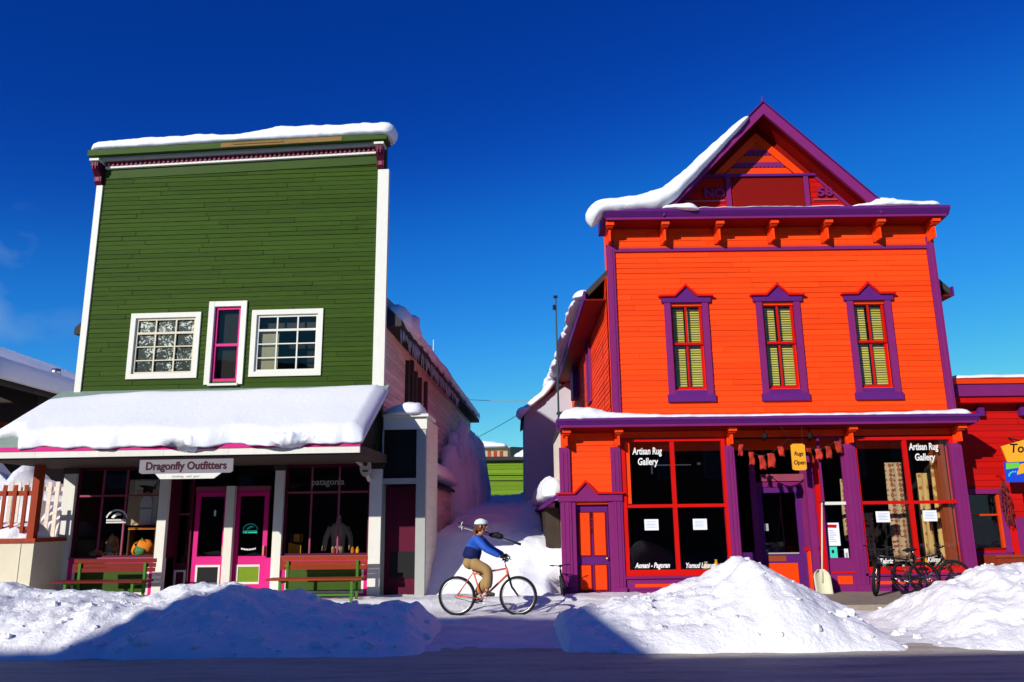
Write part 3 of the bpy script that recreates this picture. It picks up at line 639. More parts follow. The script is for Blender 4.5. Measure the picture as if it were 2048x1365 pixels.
# lumpy broken lip hanging over the eave
for (xx, w_, hh, lb) in ((-3.15, .30, .13, 'lumpy snow chunk caught on the porch eave above the shop sign'), (-1.15, .62, .10, 'snow lip sagging over the porch eave above the right bench')):
    o = snow_rope('eave_snow', [(xx-w_, -2.44, 3.26, .12, hh*.8), (xx-w_*.3, -2.50, 3.20, .17, hh*1.3), (xx+w_*.4, -2.50, 3.19, .17, hh*1.4), (xx+w_, -2.44, 3.26, .12, hh*.8)], None, .03, .75, xx, 'snow', 22, .9)
    o.location = G.o; o.rotation_euler = (0, 0, G.yaw); tag(o, lb, 'roof snow')
o = snow_rope('roof_snow', [(L0-.02, -.12, 10.47, .32, .24), (-5.5, -.12, 10.51, .32, .27), (-4.6, -.12, 10.54, .33, .31), (-3.9, -.12, 10.55, .31, .22), (-3.4, -.12, 10.56, .31, .22), (-2.7, -.12, 10.58, .33, .36), (-1.5, -.12, 10.60, .33, .35), (-.6, -.12, 10.62, .34, .33), (L1+.04, -.12, 10.61, .36, .32), (L1+.14, -.12, 10.50, .3, .26)], None, .07, .12, 3)
o.location = G.o; o.rotation_euler = (0, 0, G.yaw); tag(o, 'long white snow cap on the top cornice of the green false front', 'roof snow')
def galley(name, label, path, **k):
    o = snow_rope(name, path, **k); o.location = G.o; o.rotation_euler = (0, 0, G.yaw); return tag(o, label, 'roof snow')
galley('roof_snow', 'ragged snow along the alley eave of the green shop, above the icicles', [(.1, .3, 6.22, .3, .28), (.12, 1.2, 6.25, .32, .5), (.15, 2.0, 6.22, .34, .55), (.12, 2.8, 6.2, .3, .34), (.12, 5, 6.2, .32, .35), (.15, 7, 6.2, .3, .3), (.1, 10, 6.2, .3, .25), (.1, 15, 6.2, .3, .3), (.0, 18.5, 6.2, .3, .25)], step=.12, amp=.45, seed=5, m='snow')
galley('roof_snow', 'rosy shaded snow strip sliding off the low lean-to roof in the alley', [(.38, 1.7, 2.92, .36, .44), (.38, 4, 2.88, .40, .42), (.38, 6.2, 2.86, .40, .40), (.38, 8.2, 2.8, .34, .34)], step=.12, amp=.25, seed=6, m='snow')
galley('snow_pile', 'tall slab of slid snow against the rear wall of the green shop in the alley', [(.35, 8.4, 1.7, .5, 2.0), (.45, 10, 1.8, .6, 2.5), (.5, 12, 1.8, .65, 2.9), (.5, 15, 1.8, .65, 3.1), (.3, 18.6, 1.8, .5, 2.8)], step=.12, amp=.3, seed=8, m='snow')
galley('roof_snow', 'small pillow of snow on the ledge over the side entrance of the green shop', [(.0, .1, 4.0, .22, .10), (.3, .1, 4.0, .25, .17), (.55, .05, 4.01, .3, .24), (.8, .05, 4.01, .32, .27), (1.02, .05, 4.0, .28, .2)], step=.05, amp=.2, seed=9)
# ================================================================== ORANGE SHOP
O = Frame(2.2, 17.5, 0)
ob = fthing(O, 'orange_gabled_shop', 'two storey orange clapboard shop with purple trim and a pointed gable', 'shop')
UX0, UX1 = .05, 7.60            # upper storey
LX0, LX1 = -1.15, 7.60          # ground storey, with the door bay on the left
win = []
for cx_ in (1376, 1561, 1745):
    x_, z_ = O.A(cx_, 690); win.append(x_)
wz0, wz1 = O.A(1561, 797)[1], O.A(1561, 606)[1]
ops = [(x-.36, x+.36, wz0+.22, wz1-.05) for x in win]
siding('siding', 'orange', ob, UX0+.16, UX1-.16, 3.95, 7.72, .125, ops, t=.016)
siding('frieze_siding', 'orange', ob, UX0+.1, UX1-.1, 7.86, 8.36, .125, t=.016)
xs = sorted([UX0, UX1]+[v for o in ops for v in o[:2]]); zz = sorted([3.46, 8.6]+[v for o in ops[:1] for v in o[2:]])
bk = MB()
for xa, xb in zip(xs[:-1], xs[1:]):
    for za, zb in zip(zz[:-1], zz[1:]):
        if not any(o[0] <= (xa+xb)/2 <= o[1] and o[2] <= (za+zb)/2 <= o[3] for o in ops): bk.box(xa, xb, .002, .14, za, zb, .5)
bk.build('front_wall', 'orange_trim', ob)
for xa in (UX0-.02, UX1-.15):
    p = MB().box(xa, xa+.17, -.055, .14, 3.9, 8.0).build('corner_board', 'purple', ob); MB().box(xa+.05, xa+.12, -.07, -.055, 3.9, 7.8).build('corner_bead', 'purple', p)
MB().box(UX0+.15, UX1-.15, -.05, .0, 7.72, 7.80).build('frieze_moulding', 'purple', ob)
MB().box(UX0+.15, UX1-.15, -.035, .0, 7.80, 7.86).build('frieze_rail', 'orange_b', ob)
# upper cornice
cp = [(-.50, 8.38), (-.56, 8.45), (-.60, 8.50), (-.60, 8.56), (.55, 8.60), (.55, 8.32), (-.06, 8.32), (-.44, 8.36)]
cx = MB().exx(cp, UX0-.14, UX1+.20).build('cornice', 'violet', ob)
MB().exx([(-.52, 8.33), (-.52, 8.379), (-.48, 8.379), (-.48, 8.33)], UX0-.08, UX1+.14).build('cornice_lower_fillet', 'purple', cx)
MB().exx([(-.47, 8.33), (-.47, 8.355), (-.0, 8.318), (-.0, 8.29)], UX0-.04, UX1+.1).build('cornice_soffit', 'darkred', cx)
def bracket(x, z1, par, h=.62, dep=.42, w=.13, m='orange_b'):
    P = [(0, z1-h), (-.07, z1-h), (-.09, z1-h+.08), (-.07, z1-h+.2), (-.10, z1-h*.45), (-.2, z1-h*.3), (-dep+.03, z1-.13), (-dep, z1-.10), (-dep, z1), (0, z1)]
    b = MB().exx(P, x-w/2, x+w/2).build('bracket', m, par)
    MB().box(x-w/2-.025, x+w/2+.025, -dep-.03, -dep+.1, z1-.09, z1-.005).box(x-.02, x+.02, -dep*.5-.1, -.05, z1-h+.02, z1-h+.3).build('bracket_cap', 'orange_trim', b)
    return b
for px in (1217, 1326, 1434, 1541, 1648, 1752, 1860): bracket(O.A(px, 465, -.1)[0], 8.325, ob, .45)
# arched-head windows of the upper floor
def or_window(x, lab):
    t = MB().box(x-.50, x-.36, -.06, .04, wz0+.1, wz1+.02).box(x+.36, x+.50, -.06, .04, wz0+.1, wz1+.02).build('window', 'purple', ob); tag(t, lab)
    MB().box(x-.53, x-.36+.72+.17, -.085, .04, wz0-.06, wz0+.1).box(x-.36, x+.36, -.06, .04, wz0+.1, wz0+.2).build('sill', 'violet', t)
    h = MB().prism([(x-.56, wz1+.02), (x+.56, wz1+.02), (x+.56, wz1+.15), (x+.27, wz1+.15), (x, wz1+.40), (x-.27, wz1+.15), (x-.56, wz1+.15)], -.08, .0).build('window_head', 'violet', t)
    MB().prism([(x-.62, wz1+.151), (x-.25, wz1+.151), (x, wz1+.39), (x+.25, wz1+.151), (x+.62, wz1+.151), (x+.62, wz1+.185), (x+.27, wz1+.19), (x, wz1+.45), (x-.27, wz1+.19), (x-.62, wz1+.185)], -.13, .0).build('head_moulding', 'red', t)
    a0, a1, c0, c1 = x-.36, x+.36, wz0+.2, wz1+.02; zm = c0+(c1-c0)*.53
    s = frame_box(a0, a1, zm-.02, c1, .055, .03, .07).box(x-.02, x+.02, .034, .066, zm+.035, c1-.055)
    s.build('upper_sash', 'red', t)
    frame_box(a0, a1, c0, zm+.03, .055, .075, .11, wb=.09).box(x-.02, x+.02, .079, .106, c0+.09, zm-.025).build('lower_sash', 'red', t)
    MB().box(a0+.03, a1-.03, .085, .09, c0+.03, c1-.03).build('glass', 'glass', t)
    bl_ = MB(); z = c0+.06; i = 0
    while z < c1-.14:
        for q0, q1 in ((a0+.10, x-.035), (x+.05, a1-.02)): bl_.add([(q0, .15, z), (q1, .15, z), (q1, .185, z+.05), (q0, .185, z+.05)], [(0, 1, 2, 3), (3, 2, 1, 0)][:1])
        z += .055
    bl_.build('blind', 'blind', t)
    MB().box(a0-.1, a1+.1, .6, .62, c0-.1, c1+.1).box(a0-.12, a0-.1, .14, .62, c0-.1, c1+.1).box(a1+.1, a1+.12, .14, .62, c0-.1, c1+.1).box(a0-.1, a1+.1, .14, .6, c1+.1, c1+.12).box(a0-.1, a1+.1, .14, .6, c0-.12, c0-.1).build('dark_room', 'dark', t)
for x in win: or_window(x, None)
# gable over the cornice, with the roof running back behind it
ax_, az_ = O.A(1524, 210, -.5); hw = 2.42
xf_, zf_ = O.A(1748, 402, -.45); hw = xf_-ax_; gx_ = ax_; gz0 = 8.58; sl = (az_-zf_)/hw
def gxr(off=0): return lambda z: (gx_-(az_-off-z)/sl, gx_+(az_-off-z)/sl)
T = az_-.05
GY = .16; n_before = set(ob.children)
MB().prism([(gx_-(T-gz0)/sl, gz0-.05), (gx_+(T-gz0)/sl, gz0-.05), (gx_, T)], .0, .12).build('gable_wall', 'darkred', ob)
zb = O.A(1540, 353, GY)[1]
siding('gable_siding', 'redsiding', ob, 0, 0, gz0, zb-.03, .13, t=.014, joints=False, xr=gxr(.2))
MB().box(gx_-(T-zb)/sl+.1, gx_+(T-zb)/sl-.1, -.09, -.0, zb-.03, zb+.03).build('gable_rail', 'violet', ob)
for px in (1456, 1612):
    xx = O.A(px, 385, GY)[0]; MB().box(xx-.055, xx+.055, -.07, 0, gz0, zb-.031).build('gable_post', 'purple', ob)
xl_, xr_ = O.A(1466, 385, GY)[0], O.A(1606, 385, GY)[0]
MB().box(xl_, xr_, -.03, -.018, gz0+.02, zb-.05).build('gable_panel', 'darkred', ob)
for s in (-1, 1):
    MB().prism([(gx_+s*(T-gz0-.1)/sl*.99-.0, gz0+.02), (gx_+s*(T-gz0-.1)/sl*.99-s*.12, gz0+.02), (gx_+s*((T-zb)/sl-.14), zb-.05), (gx_+s*((T-zb)/sl-.02), zb-.05)][::(-1 if s > 0 else 1)], -.05, -.018).build('gable_edge_trim', 'purple', ob)
    zz_ = (gz0+zb)/2-.09; xo = gx_+s*((T-zz_)/sl-.25); xi = xl_-.22 if s < 0 else xr_+.22
    MB().box(min(xo, xi), max(xo, xi), -.045, -.018, zz_-.02, zz_+.02).build('gable_ledge', 'plumpink', ob)
text('number_lettering', 'NO', ob, O.A(1426, 368, GY)[0], (gz0+zb)/2+.0, -.05, .30, 'purple', .02, .012, sx=1.05)
text('number_lettering', '58', ob, O.A(1646, 368, GY)[0], (gz0+zb)/2+.0, -.05, .30, 'purple', .02, .012, sx=1.2)
# bargeboard frame inside the gable and bands of fish-scale shingles
it = T-.35
for s in (-1, 1):
    P = [(gx_, it), (gx_+s*(it-zb)/sl, zb+.03), (gx_+s*((it-zb)/sl-.24), zb+.03), (gx_, it-.24*sl)]
    MB().prism(P if s < 0 else P[::-1], -.05, -.015).build('inner_bargeboard', 'orange_trim', ob)
z = zb+.03; k = 0
while z < it-.4:
    h = .17 if k % 2 == 0 else .15; x_a = (it-.24*sl-z)/sl
    if x_a < .05: break
    if k % 2 == 0: MB().prism([(gx_-x_a, z), (gx_+x_a, z), (gx_+max(.01, x_a-h/sl), z+h), (gx_-max(.01, x_a-h/sl), z+h)], -.03, -.012).build('shingle_band', 'orange_b' if k else 'orange_trim', ob)
    else:
        b = MB(); n = max(2, int(2*x_a/.1))
        b.prism([(gx_-x_a, z+.04), (gx_+x_a, z+.04), (gx_+max(.01, x_a-h/sl), z+h), (gx_-max(.01, x_a-h/sl), z+h)], -.028, -.012)
        for i in range(n):
            c = gx_-x_a+.05+(2*x_a-.1)*(i+.5)/n; b.prism([(c-.045, z+.06), (c-.03, z+.005), (c+.03, z+.005), (c+.045, z+.06)], -.04, -.028)
        b.build('fish_scale_band', 'purple', ob)
    z += h; k += 1
for o in set(ob.children)-n_before: o.location.y += GY
# roof slopes with purple rakes
rz = az_-.0; ed = .52; back = 17.5
for s in (-1, 1):
    tot = 4.45; 
    P = [(gx_, rz), (gx_, rz-.12*1.4), (gx_+s*4.25, rz-.17-4.25*sl), (gx_+s*4.25, rz-4.25*sl)]
    MB().prism(P[::(1 if s > 0 else -1)][::-1], GY+.1, back).build('roof_slope', 'roofdark', ob)
    hw2 = hw+.07
    P = [(gx_, rz), (gx_, rz-.17), (gx_+s*(hw2-.17/sl*.0), rz-.17-hw2*sl), (gx_+s*hw2, rz-hw2*sl)]
    MB().prism(P[::(1 if s > 0 else -1)][::-1], -ed+.03, GY+.1).build('roof_overhang', 'darkred', ob)
    P = [(gx_, rz+.03), (gx_, rz-.26), (gx_+s*(hw2+.03), rz-.26-(hw2+.03)*sl), (gx_+s*(hw2+.03), rz+.03-(hw2+.03)*sl)]
    MB().prism(P[::(1 if s > 0 else -1)][::-1], -ed-.04, -ed+.028).build('rake_board', 'purple', ob)
    P = [(gx_, rz+.065), (gx_, rz+.031), (gx_+s*(hw2+.03), rz+.031-(hw2+.03)*sl), (gx_+s*(hw2+.03), rz+.065-(hw2+.03)*sl)]
    MB().prism(P[::(1 if s > 0 else -1)][::-1], -ed-.08, .14).build('rake_capping', 'violet', ob)
    # eave fascia along the side of the house
    xe = gx_+s*4.25; ze = rz-4.25*sl
    MB().box(min(xe, xe+s*.04), max(xe, xe+s*.04), .16, back, ze-.22, ze+.0).build('eave_fascia', 'violet', ob)
    MB().box(min(xe, gx_+s*3.78), max(xe, gx_+s*3.78), .16, back, ze-.235, ze-.20).build('eave_soffit', 'darkred', ob)
MB().tube((gx_, -ed-.02, rz+.03), (gx_, -ed-.02, rz+.20), .03, .008).build('finial', 'violet', ob)
# side walls going back along the alley
siding('side_siding', 'orange', ob, .14, 16.8, 2.5, 7.2, .125, opens=[(4.2, 4.95, 4.9, 6.7)], y=0, t=.016, axis='y')
MB().box(.02, .1, .14, 17, 3.2, 7.2).box(7.47, 7.55, .14, 17, 3.2, 7.2).box(.1, 7.47, .9, 1.0, 3.2, 9.3).build('carcass', 'orange', ob)
MB().box(.02, .2, .14, 17, 0, 3.2).box(7.4, 7.55, .14, 17, 0, 3.2).box(.2, 7.4, 16.8, 17, 0, 3.2).build('lower_wall', 'orange', ob)
sw2 = frame_box(0, .95, 0, 1.95, .13, -.05, .0).build('side_window', 'purple', ob); sw2.rotation_euler = (0, 0, R(-90)); sw2.location = (-.02, 5.05, 4.85)
MB().box(.13, .82, -.02, -.01, .13, 1.82).build('pane', 'violet', sw2)
MB().prism([(-.05, 1.95), (1.0, 1.95), (1.0, 2.05), (.475, 2.25), (-.05, 2.05)], -.08, 0).build('window_head', 'violet', sw2)
MB().box(-.22, .1, 8.2, 9.2, 5.6, 7.2).build('side_chimney', 'violet', ob)

# ---- ground storey
MB().box(LX0, .35, .0, .12, 2.0, 3.55).build('bay_wall', 'orange_trim', ob)
xa, xb = O.A(1142, 930)[0], O.A(1229, 930)[0]
siding('bay_siding', 'orange', ob, xa, xb, 2.14, 3.56, .125, t=.016, joints=False)
MB().box(LX0, LX0+.06, .12, 3.2, 0, 3.6).box(LX0, 0, 3.2, 3.3, 0, 3.6).build('bay_side_wall', 'side', ob)
MB().box(LX0-.02, 0, .12, 3.3, 3.6, 3.75).build('bay_roof', 'roofdark', ob)
lc = MB().exx([(-.49, 3.66), (-.53, 3.72), (-.56, 3.75), (-.56, 3.80), (.1, 3.84), (.1, 3.58), (-.04, 3.58), (-.42, 3.62)], LX0-.10, LX1+.22).build('porch_cornice', 'violet', ob)
MB().exx([(-.51, 3.61), (-.51, 3.659), (-.46, 3.659), (-.46, 3.61)], LX0-.05, LX1+.17).build('cornice_lower_fillet', 'purple', lc)
MB().exx([(-.45, 3.61), (-.45, 3.62), (-.0, 3.575), (-.0, 3.55)], LX0-.0, LX1+.12).build('cornice_soffit', 'darkred', lc)
bx = [O.A(px, 900)[0] for px in (1132, 1235, 1459, 1697, 1912)]
for x in bx: bracket(x, 3.60, ob, .38, .36, .13)
MB().box(xb, LX1-.05, -.02, .1, 3.41, 3.55).build('head_board', 'orange_trim', ob)
def pil(pl, pr_, z1=3.22, y0=-.07, m='purple', z0=.05):
    x0_, x1_ = O.A(pl, 1050)[0], O.A(pr_, 1050)[0]
    p = MB().box(x0_, x1_, y0, .1, z0, z1).build('pilaster', m, ob)
    w_ = x1_-x0_; MB().box(x0_+w_*.22, x0_+w_*.36, y0-.012, y0, z0+.15, z1-.1).box(x0_+w_*.62, x0_+w_*.76, y0-.012, y0, z0+.15, z1-.1).build('pilaster_reeding', m, p)
    MB().box(x0_-.02, x1_+.02, y0-.03, .1, z0-.01, z0+.22).build('pilaster_plinth', m, p); return x0_, x1_
p1 = pil(1122, 1143); p2 = pil(1226, 1246); p3 = pil(1458, 1477); p4 = pil(1700, 1724); p5 = pil(1918, 1941)
# door 109
dz1 = O.A(1185, 1003)[1]
MB().box(p1[1], O.A(1153, 1100)[0], -.05, .1, .05, dz1).build('door_jamb', 'purple', ob)
MB().box(O.A(1220, 1100)[0], p2[0], -.05, .1, .05, dz1).build('door_jamb', 'purple', ob)
dh = MB().prism([(p1[0]-.06, dz1), (p2[1]+.0, dz1), (p2[1]+.0, dz1+.15), (p1[0]+.78, dz1+.15), (p1[0]+.545, dz1+.40), (p1[0]+.31, dz1+.15), (p1[0]-.06, dz1+.15)], -.10, .0).build('door_head', 'purple', ob)
c_ = p1[0]+.545
MB().prism([(p1[0]-.1, dz1+.151), (c_-.24, dz1+.151), (c_, dz1+.39), (c_+.24, dz1+.151), (p2[1]+.03, dz1+.151), (p2[1]+.03, dz1+.185), (c_+.25, dz1+.19), (c_, dz1+.45), (c_-.25, dz1+.19), (p1[0]-.1, dz1+.185)], -.15, .0).build('head_moulding', 'red', dh)
x0_, x1_ = O.A(1154, 1100)[0], O.A(1219, 1100)[0]; w_ = x1_-x0_; D = .10
dd = MB().box(x0_, x1_, D, D+.05, .08, dz1).build('door', 'violet', ob)
zl0, zl1, zu0, zu1 = .22, .72, .93, 1.82
for (u0, u1) in ((.10, .42), (.55, .90)):
    for (za, zb_) in ((zl0, zl1), (zu0, zu1)):
        MB().box(x0_+w_*u0, x0_+w_*u1, D-.012, D, za, zb_).build('panel', 'orange_trim', dd)
        frame_box(x0_+w_*u0-.025, x0_+w_*u1+.025, za-.025, zb_+.025, .024, D-.018, D).build('panel_moulding', 'darkred', dd)
MB().ball((x1_-.05, D-.05, .86), .035, n=10, m=6).tube((x1_-.05, D-.03, .86), (x1_-.05, D, .86), .015).build('knob', 'brass', dd, True)
for i, ch in enumerate('109'): text('door_number', ch, dd, x0_+w_*.485, 1.72-i*.17, D-.006, .17, 'blackink', .004, .004)
MB().box(x0_-.02, x1_+.1, -.06, .16, .05, .09).build('threshold', 'violet', dd)
# shop windows
def or_shop_window(pxl, pxr, pyt, pyb, pxm, pym, lab):
    x0, x1 = O.A(pxl, 1015)[0], O.A(pxr, 1015)[0]; z0 = O.A((pxl+pxr)/2, pyb)[1]; z1 = O.A((pxl+pxr)/2, pyt)[1]; xm_ = O.A(pxm, 1015)[0]; zm = O.A(pxm, pym)[1]
    f = frame_box(x0, x1, z0, z1, .09, -.04, .06, wb=.13, wt=.07).build('shop_window', 'red', ob); tag(f, lab)
    MB().box(xm_-.045, xm_+.045, -.03, .05, z0+.13, z1-.07).build('mullion', 'red', f)
    MB().box(x0+.09, xm_-.045, -.025, .045, zm-.035, zm+.035).box(xm_+.045, x1-.09, -.025, .045, zm-.035, zm+.035).build('transom_bar', 'red', f)
    MB().box(x0+.05, x1-.05, .008, .014, z0+.05, z1-.05).build('glass', 'glass', f)
    b = MB().box(x0, x1, -.02, .1, .05, z0-.001).build('bulkhead', 'purple', ob)
    frame_box(x0+.12, x1-.12, .22, z0-.10, .05, -.05, -.02).build('bulkhead_moulding', 'purple', b)
    MB().box(x0+.17, x1-.17, -.035, -.02, .27, z0-.15).build('bulkhead_panel', 'orange_trim', b)
    MB().box(x0-.02, x1+.02, -.07, -.02, z0-.05, z0-.002).build('sill', 'purple', b)
    return x0, x1, z0, z1, xm_, zm, f
wa = or_shop_window(1246, 1458, 877, 1152, 1350, 1012, 'left shop window with red frame')
wb_ = or_shop_window(1716, 1922, 874, 1146, 1823, 1005, 'right shop window with red frame and rugs inside')
MB().box(O.A(1941, 1050)[0], O.A(1941, 1050)[0]+.02, .0, .2, .05, 3.4).build('corner_return', 'purple', ob)
# recessed entrance
e0, e1 = p3[1], O.A(1640, 1050)[0]; ED = 1.15
MB().box(e0, e0+.05, .1, ED, 0, .85).build('entry_wall', 'violet', ob)
ew = frame_box(0, ED-.1, .86, 3.0, .08, -.03, .03).build('entry_side_window', 'purple', ob); ew.location = (e0+.04, .1, 0); ew.rotation_euler = (0, 0, R(90))
MB().box(.08, ED-.18, -.003, .003, .94, 2.92).build('glass', 'glass', ew)
MB().box(0, ED-.1, -.02, .02, 1.9, 1.96).build('entry_transom', 'purple', ew)
xD0, xD1 = O.A(1518, 1050, ED)[0], O.A(1606, 1050, ED)[0]
dzt = 2.35
en = frame_box(xD0, xD1, .1, dzt, .12, ED, ED+.05, wb=.75).build('entrance_door', 'violet', ob); tag(en, 'violet glazed entrance door with an orange lower panel')
MB().box(xD0+.1, xD1-.1, ED+.02, ED+.026, .84, dzt-.1).build('glass', 'glass', en)
MB().box(xD0+.12, xD1-.2, ED-.015, ED, .22, .66).build('kick_panel', 'orange_trim', en)
MB().box(xD0+.15, xD1-.45, ED-.012, ED, .70, .82).build('notice', 'rust', en)
MB().box(xD0+.14, xD1-.14, ED+.0, ED+.02, .86, .89).build('letter_bar', 'greywhite', en)
MB().box(xD1+.0, xD1+.14, ED-.02, ED+.05, .1, 2.9).box(xD0-.14, xD0, ED-.02, ED+.05, .1, 2.9).box(xD0, xD1, ED-.02, ED+.05, dzt+.01, dzt+.12).build('door_casing', 'purple', ob)
MB().box(xD0-.5, xD0-.14, ED+.0, ED+.04, .1, .9).box(xD1+.14, e1+.4, ED, ED+.04, .1, 3.0).build('entry_back_panel', 'violet', ob)
MB().box(xD0+.1, xD1+.2, ED-.04, ED-.02, dzt+.14, dzt+.30).build('transom_sign', 'plumpink', ob)
# right splay of the entrance: red and purple uprights with a small window
sp = MB().box(O.A(1628, 1050)[0], O.A(1642, 1050)[0], .25, .35, .1, 3.0).build('entry_post', 'purple', ob)
MB().box(O.A(1642, 1050)[0], O.A(1652, 1050)[0], .10, .2, .1, 3.0).build('entry_post', 'red', ob)
MB().box(O.A(1612, 1050, .6)[0], O.A(1628, 1050, .6)[0], .6, .7, .1, .95).build('entry_low_panel', 'orange_trim', ob)
MB().box(O.A(1606, 1050, .6)[0], O.A(1640, 1050, .6)[0], .58, .72, .95, 1.02).build('entry_ledge', 'red', ob)
nw0, nw1 = O.A(1650, 1050)[0], p4[0]; nz0 = O.A(1675, 1120)[1]
nf = frame_box(nw0, nw1, nz0, 3.4, .04, .0, .06).build('notice_window', 'purple', ob)
MB().box(nw0+.04, nw1-.04, .0, .05, O.A(1670, 1010)[1], O.A(1670, 1004)[1]).build('transom_bar', 'white', nf)
MB().box(nw0+.03, nw1-.03, .03, .036, nz0+.03, 3.37).build('glass', 'glass', nf)
nb = MB().box(nw0, nw1, -.03, .1, .05, nz0-.001).build('bulkhead', 'purple', ob)
MB().box(nw0+.04, nw1, -.045, -.03, nz0-.28, nz0-.24).build('bulkhead_rail', 'red', nb)
MB().box(nw0+.15, nw1-.08, -.045, -.03, .28, .45).build('bulkhead_panel', 'orange_trim', nb)
# room behind the glass
MB().box(.22, 7.38, .3, 5.4, .06, .1).build('shop_floor', 'darkfloor', ob)
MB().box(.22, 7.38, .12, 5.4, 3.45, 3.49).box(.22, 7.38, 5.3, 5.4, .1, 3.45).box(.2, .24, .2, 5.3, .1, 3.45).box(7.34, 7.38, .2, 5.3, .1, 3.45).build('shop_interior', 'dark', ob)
MB().box(.24, p3[0], .12, .7, wa[2]+.02, wa[2]+.06).box(p4[1], 7.3, .12, .9, wb_[2]+.0, wb_[2]+.04).build('display_shelf', 'shelf', ob)

# ---- lettering on the glass
text('window_lettering', 'Artisan Rug', wa[6], O.A(1294, 905)[0], O.A(1294, 909)[1], -.0, .21, 'white_text', .002, .005, shear=.12, sx=.64)
text('window_lettering', 'Gallery', wa[6], O.A(1294, 905)[0], O.A(1294, 930)[1], -.0, .21, 'white_text', .002, .005, shear=.12, sx=.72)
text('window_lettering', 'Artisan Rug', wb_[6], O.A(1848, 905)[0], O.A(1848, 900)[1], -.0, .21, 'white_text', .002, .005, shear=.12, sx=.64)
text('window_lettering', 'Gallery', wb_[6], O.A(1848, 905)[0], O.A(1848, 921)[1], -.0, .21, 'white_text', .002, .005, shear=.12, sx=.72)
text('window_lettering', 'Aonani - Pagoran', wa[6], O.A(1305, 1135)[0]+.0, O.A(1305, 1136)[1], -.0, .15, 'white_text', .002, .005, shear=.3, sx=.70)
text('window_lettering', 'Yomud Lounge', wa[6], O.A(1401, 1135)[0], O.A(1401, 1136)[1], -.0, .15, 'white_text', .002, .004, shear=.3, sx=.70)
text('window_lettering', 'Tabriz', wb_[6], O.A(1772, 1125)[0], O.A(1772, 1127)[1], -.0, .14, 'white_text', .002, .004, shear=.3, sx=.8)
text('window_lettering', 'Kilims', wb_[6], O.A(1868, 1125)[0], O.A(1868, 1124)[1], -.0, .14, 'white_text', .002, .003, shear=.3, sx=.8)
# ---- snow on the orange shop
def osnow(name, label, path, **k):
    o = snow_rope(name, path, **k); o.location = O.o; return tag(o, label, 'roof snow')
def rk(t, up=0): # point on the left rake, t metres left of the ridge
    return gx_-t, rz+.05-t*sl+up
path = []
for t, hw_, hh in ((.30, .3, .06), (.55, .34, .13), (1.0, .36, .18), (1.5, .38, .22), (1.95, .40, .25), (2.3, .40, .30)):
    x, z = rk(t); path.append((x, -.36, z-.02, hw_, hh))
path += [(gx_-2.62, -.34, 8.72, .40, .36), (gx_-3.0, -.34, 8.66, .38, .30), (gx_-3.4, -.34, 8.64, .36, .28), (UX0-.05, -.34, 8.62, .36, .28), (UX0-.25, -.34, 8.56, .34, .25), (UX0-.36, -.34, 8.38, .28, .22), (UX0-.38, -.34, 8.22, .2, .14)]
osnow('roof_snow', 'thick curling snow running down the left gable slope and over the left end of the upper cornice', path, step=.06, amp=.12, seed=2, flat=.55)
osnow('cornice_snow', 'thin tongue of snow on the upper cornice below the letters NO', [(gx_-2.6, -.45, 8.58, .16, .10), (gx_-2.2, -.50, 8.57, .16, .12), (gx_-1.9, -.57, 8.53, .14, .12), (gx_-1.65, -.58, 8.51, .10, .08)], step=.05, amp=.3, seed=4)
osnow('cornice_snow', 'thin even snow line on the middle of the upper cornice', [(gx_-1.8, -.3, 8.585, .26, .04), (gx_, -.3, 8.585, .26, .035), (gx_+1.8, -.3, 8.585, .26, .05)], step=.1, amp=.2, seed=14)
osnow('cornice_snow', 'low snow mound on the right end of the upper cornice beside the gable foot', [(gx_+1.8, -.44, 8.58, .15, .06), (gx_+2.2, -.44, 8.58, .18, .10), (gx_+2.5, -.42, 8.59, .22, .24), (gx_+2.75, -.40, 8.58, .24, .15), (gx_+3.3, -.40, 8.58, .24, .13), (UX1+.08, -.38, 8.58, .24, .12)], step=.06, amp=.25, seed=5)
osnow('cornice_snow', 'long snow strip on the lower cornice of the orange shop, thick at its left end', [(LX0-.07, -.25, 3.81, .30, .22), (LX0+.3, -.2, 3.81, .34, .30), (LX0+.7, -.2, 3.81, .34, .27), (LX0+1.2, -.27, 3.81, .28, .13), (LX0+1.8, -.28, 3.81, .27, .09), (3.5, -.28, 3.81, .26, .06), (6, -.28, 3.81, .26, .07), (LX1-.4, -.28, 3.81, .26, .09), (LX1-.1, -.28, 3.81, .27, .13), (LX1+.18, -.28, 3.81, .26, .10)], step=.06, amp=.22, seed=6)
osnow('roof_snow', 'snow along the alley eave of the orange shop', [(gx_-4.2, .9, rz-4.15*sl, .25, .16), (gx_-4.22, 3, rz-4.15*sl, .27, .2), (gx_-4.2, 6, rz-4.15*sl, .3, .24), (gx_-4.2, 10, rz-4.15*sl, .32, .3), (gx_-4.2, 13, rz-4.15*sl, .42, .55), (gx_-4.2, 17.3, rz-4.15*sl, .45, .6)], step=.12, amp=.35, seed=7, m='snow')
osnow('roof_snow', 'sunlit snow sliding off the small lean-to roof at the left of the orange door bay', [(LX0-.16, .2, 2.22, .22, .30), (LX0-.2, 1.2, 2.2, .26, .44), (LX0-.2, 4, 2.2, .28, .5), (LX0-.2, 7.5, 2.2, .28, .5), (LX0-.2, 10.8, 2.2, .26, .4)], step=.12, amp=.16, seed=8)
lt = MB().exy([(-.42, 2.0), (0.0, 2.30), (.0, 2.2), (-.42, 1.92)], .12, 10.9).build('alley_lean_to_roof', 'violet', ob); lt.location = (LX0, 0, 0)
MB().box(LX0-.34, LX0-.02, .9, 10.8, 0, 1.95).build('alley_lean_to_wall', 'tarp', ob)
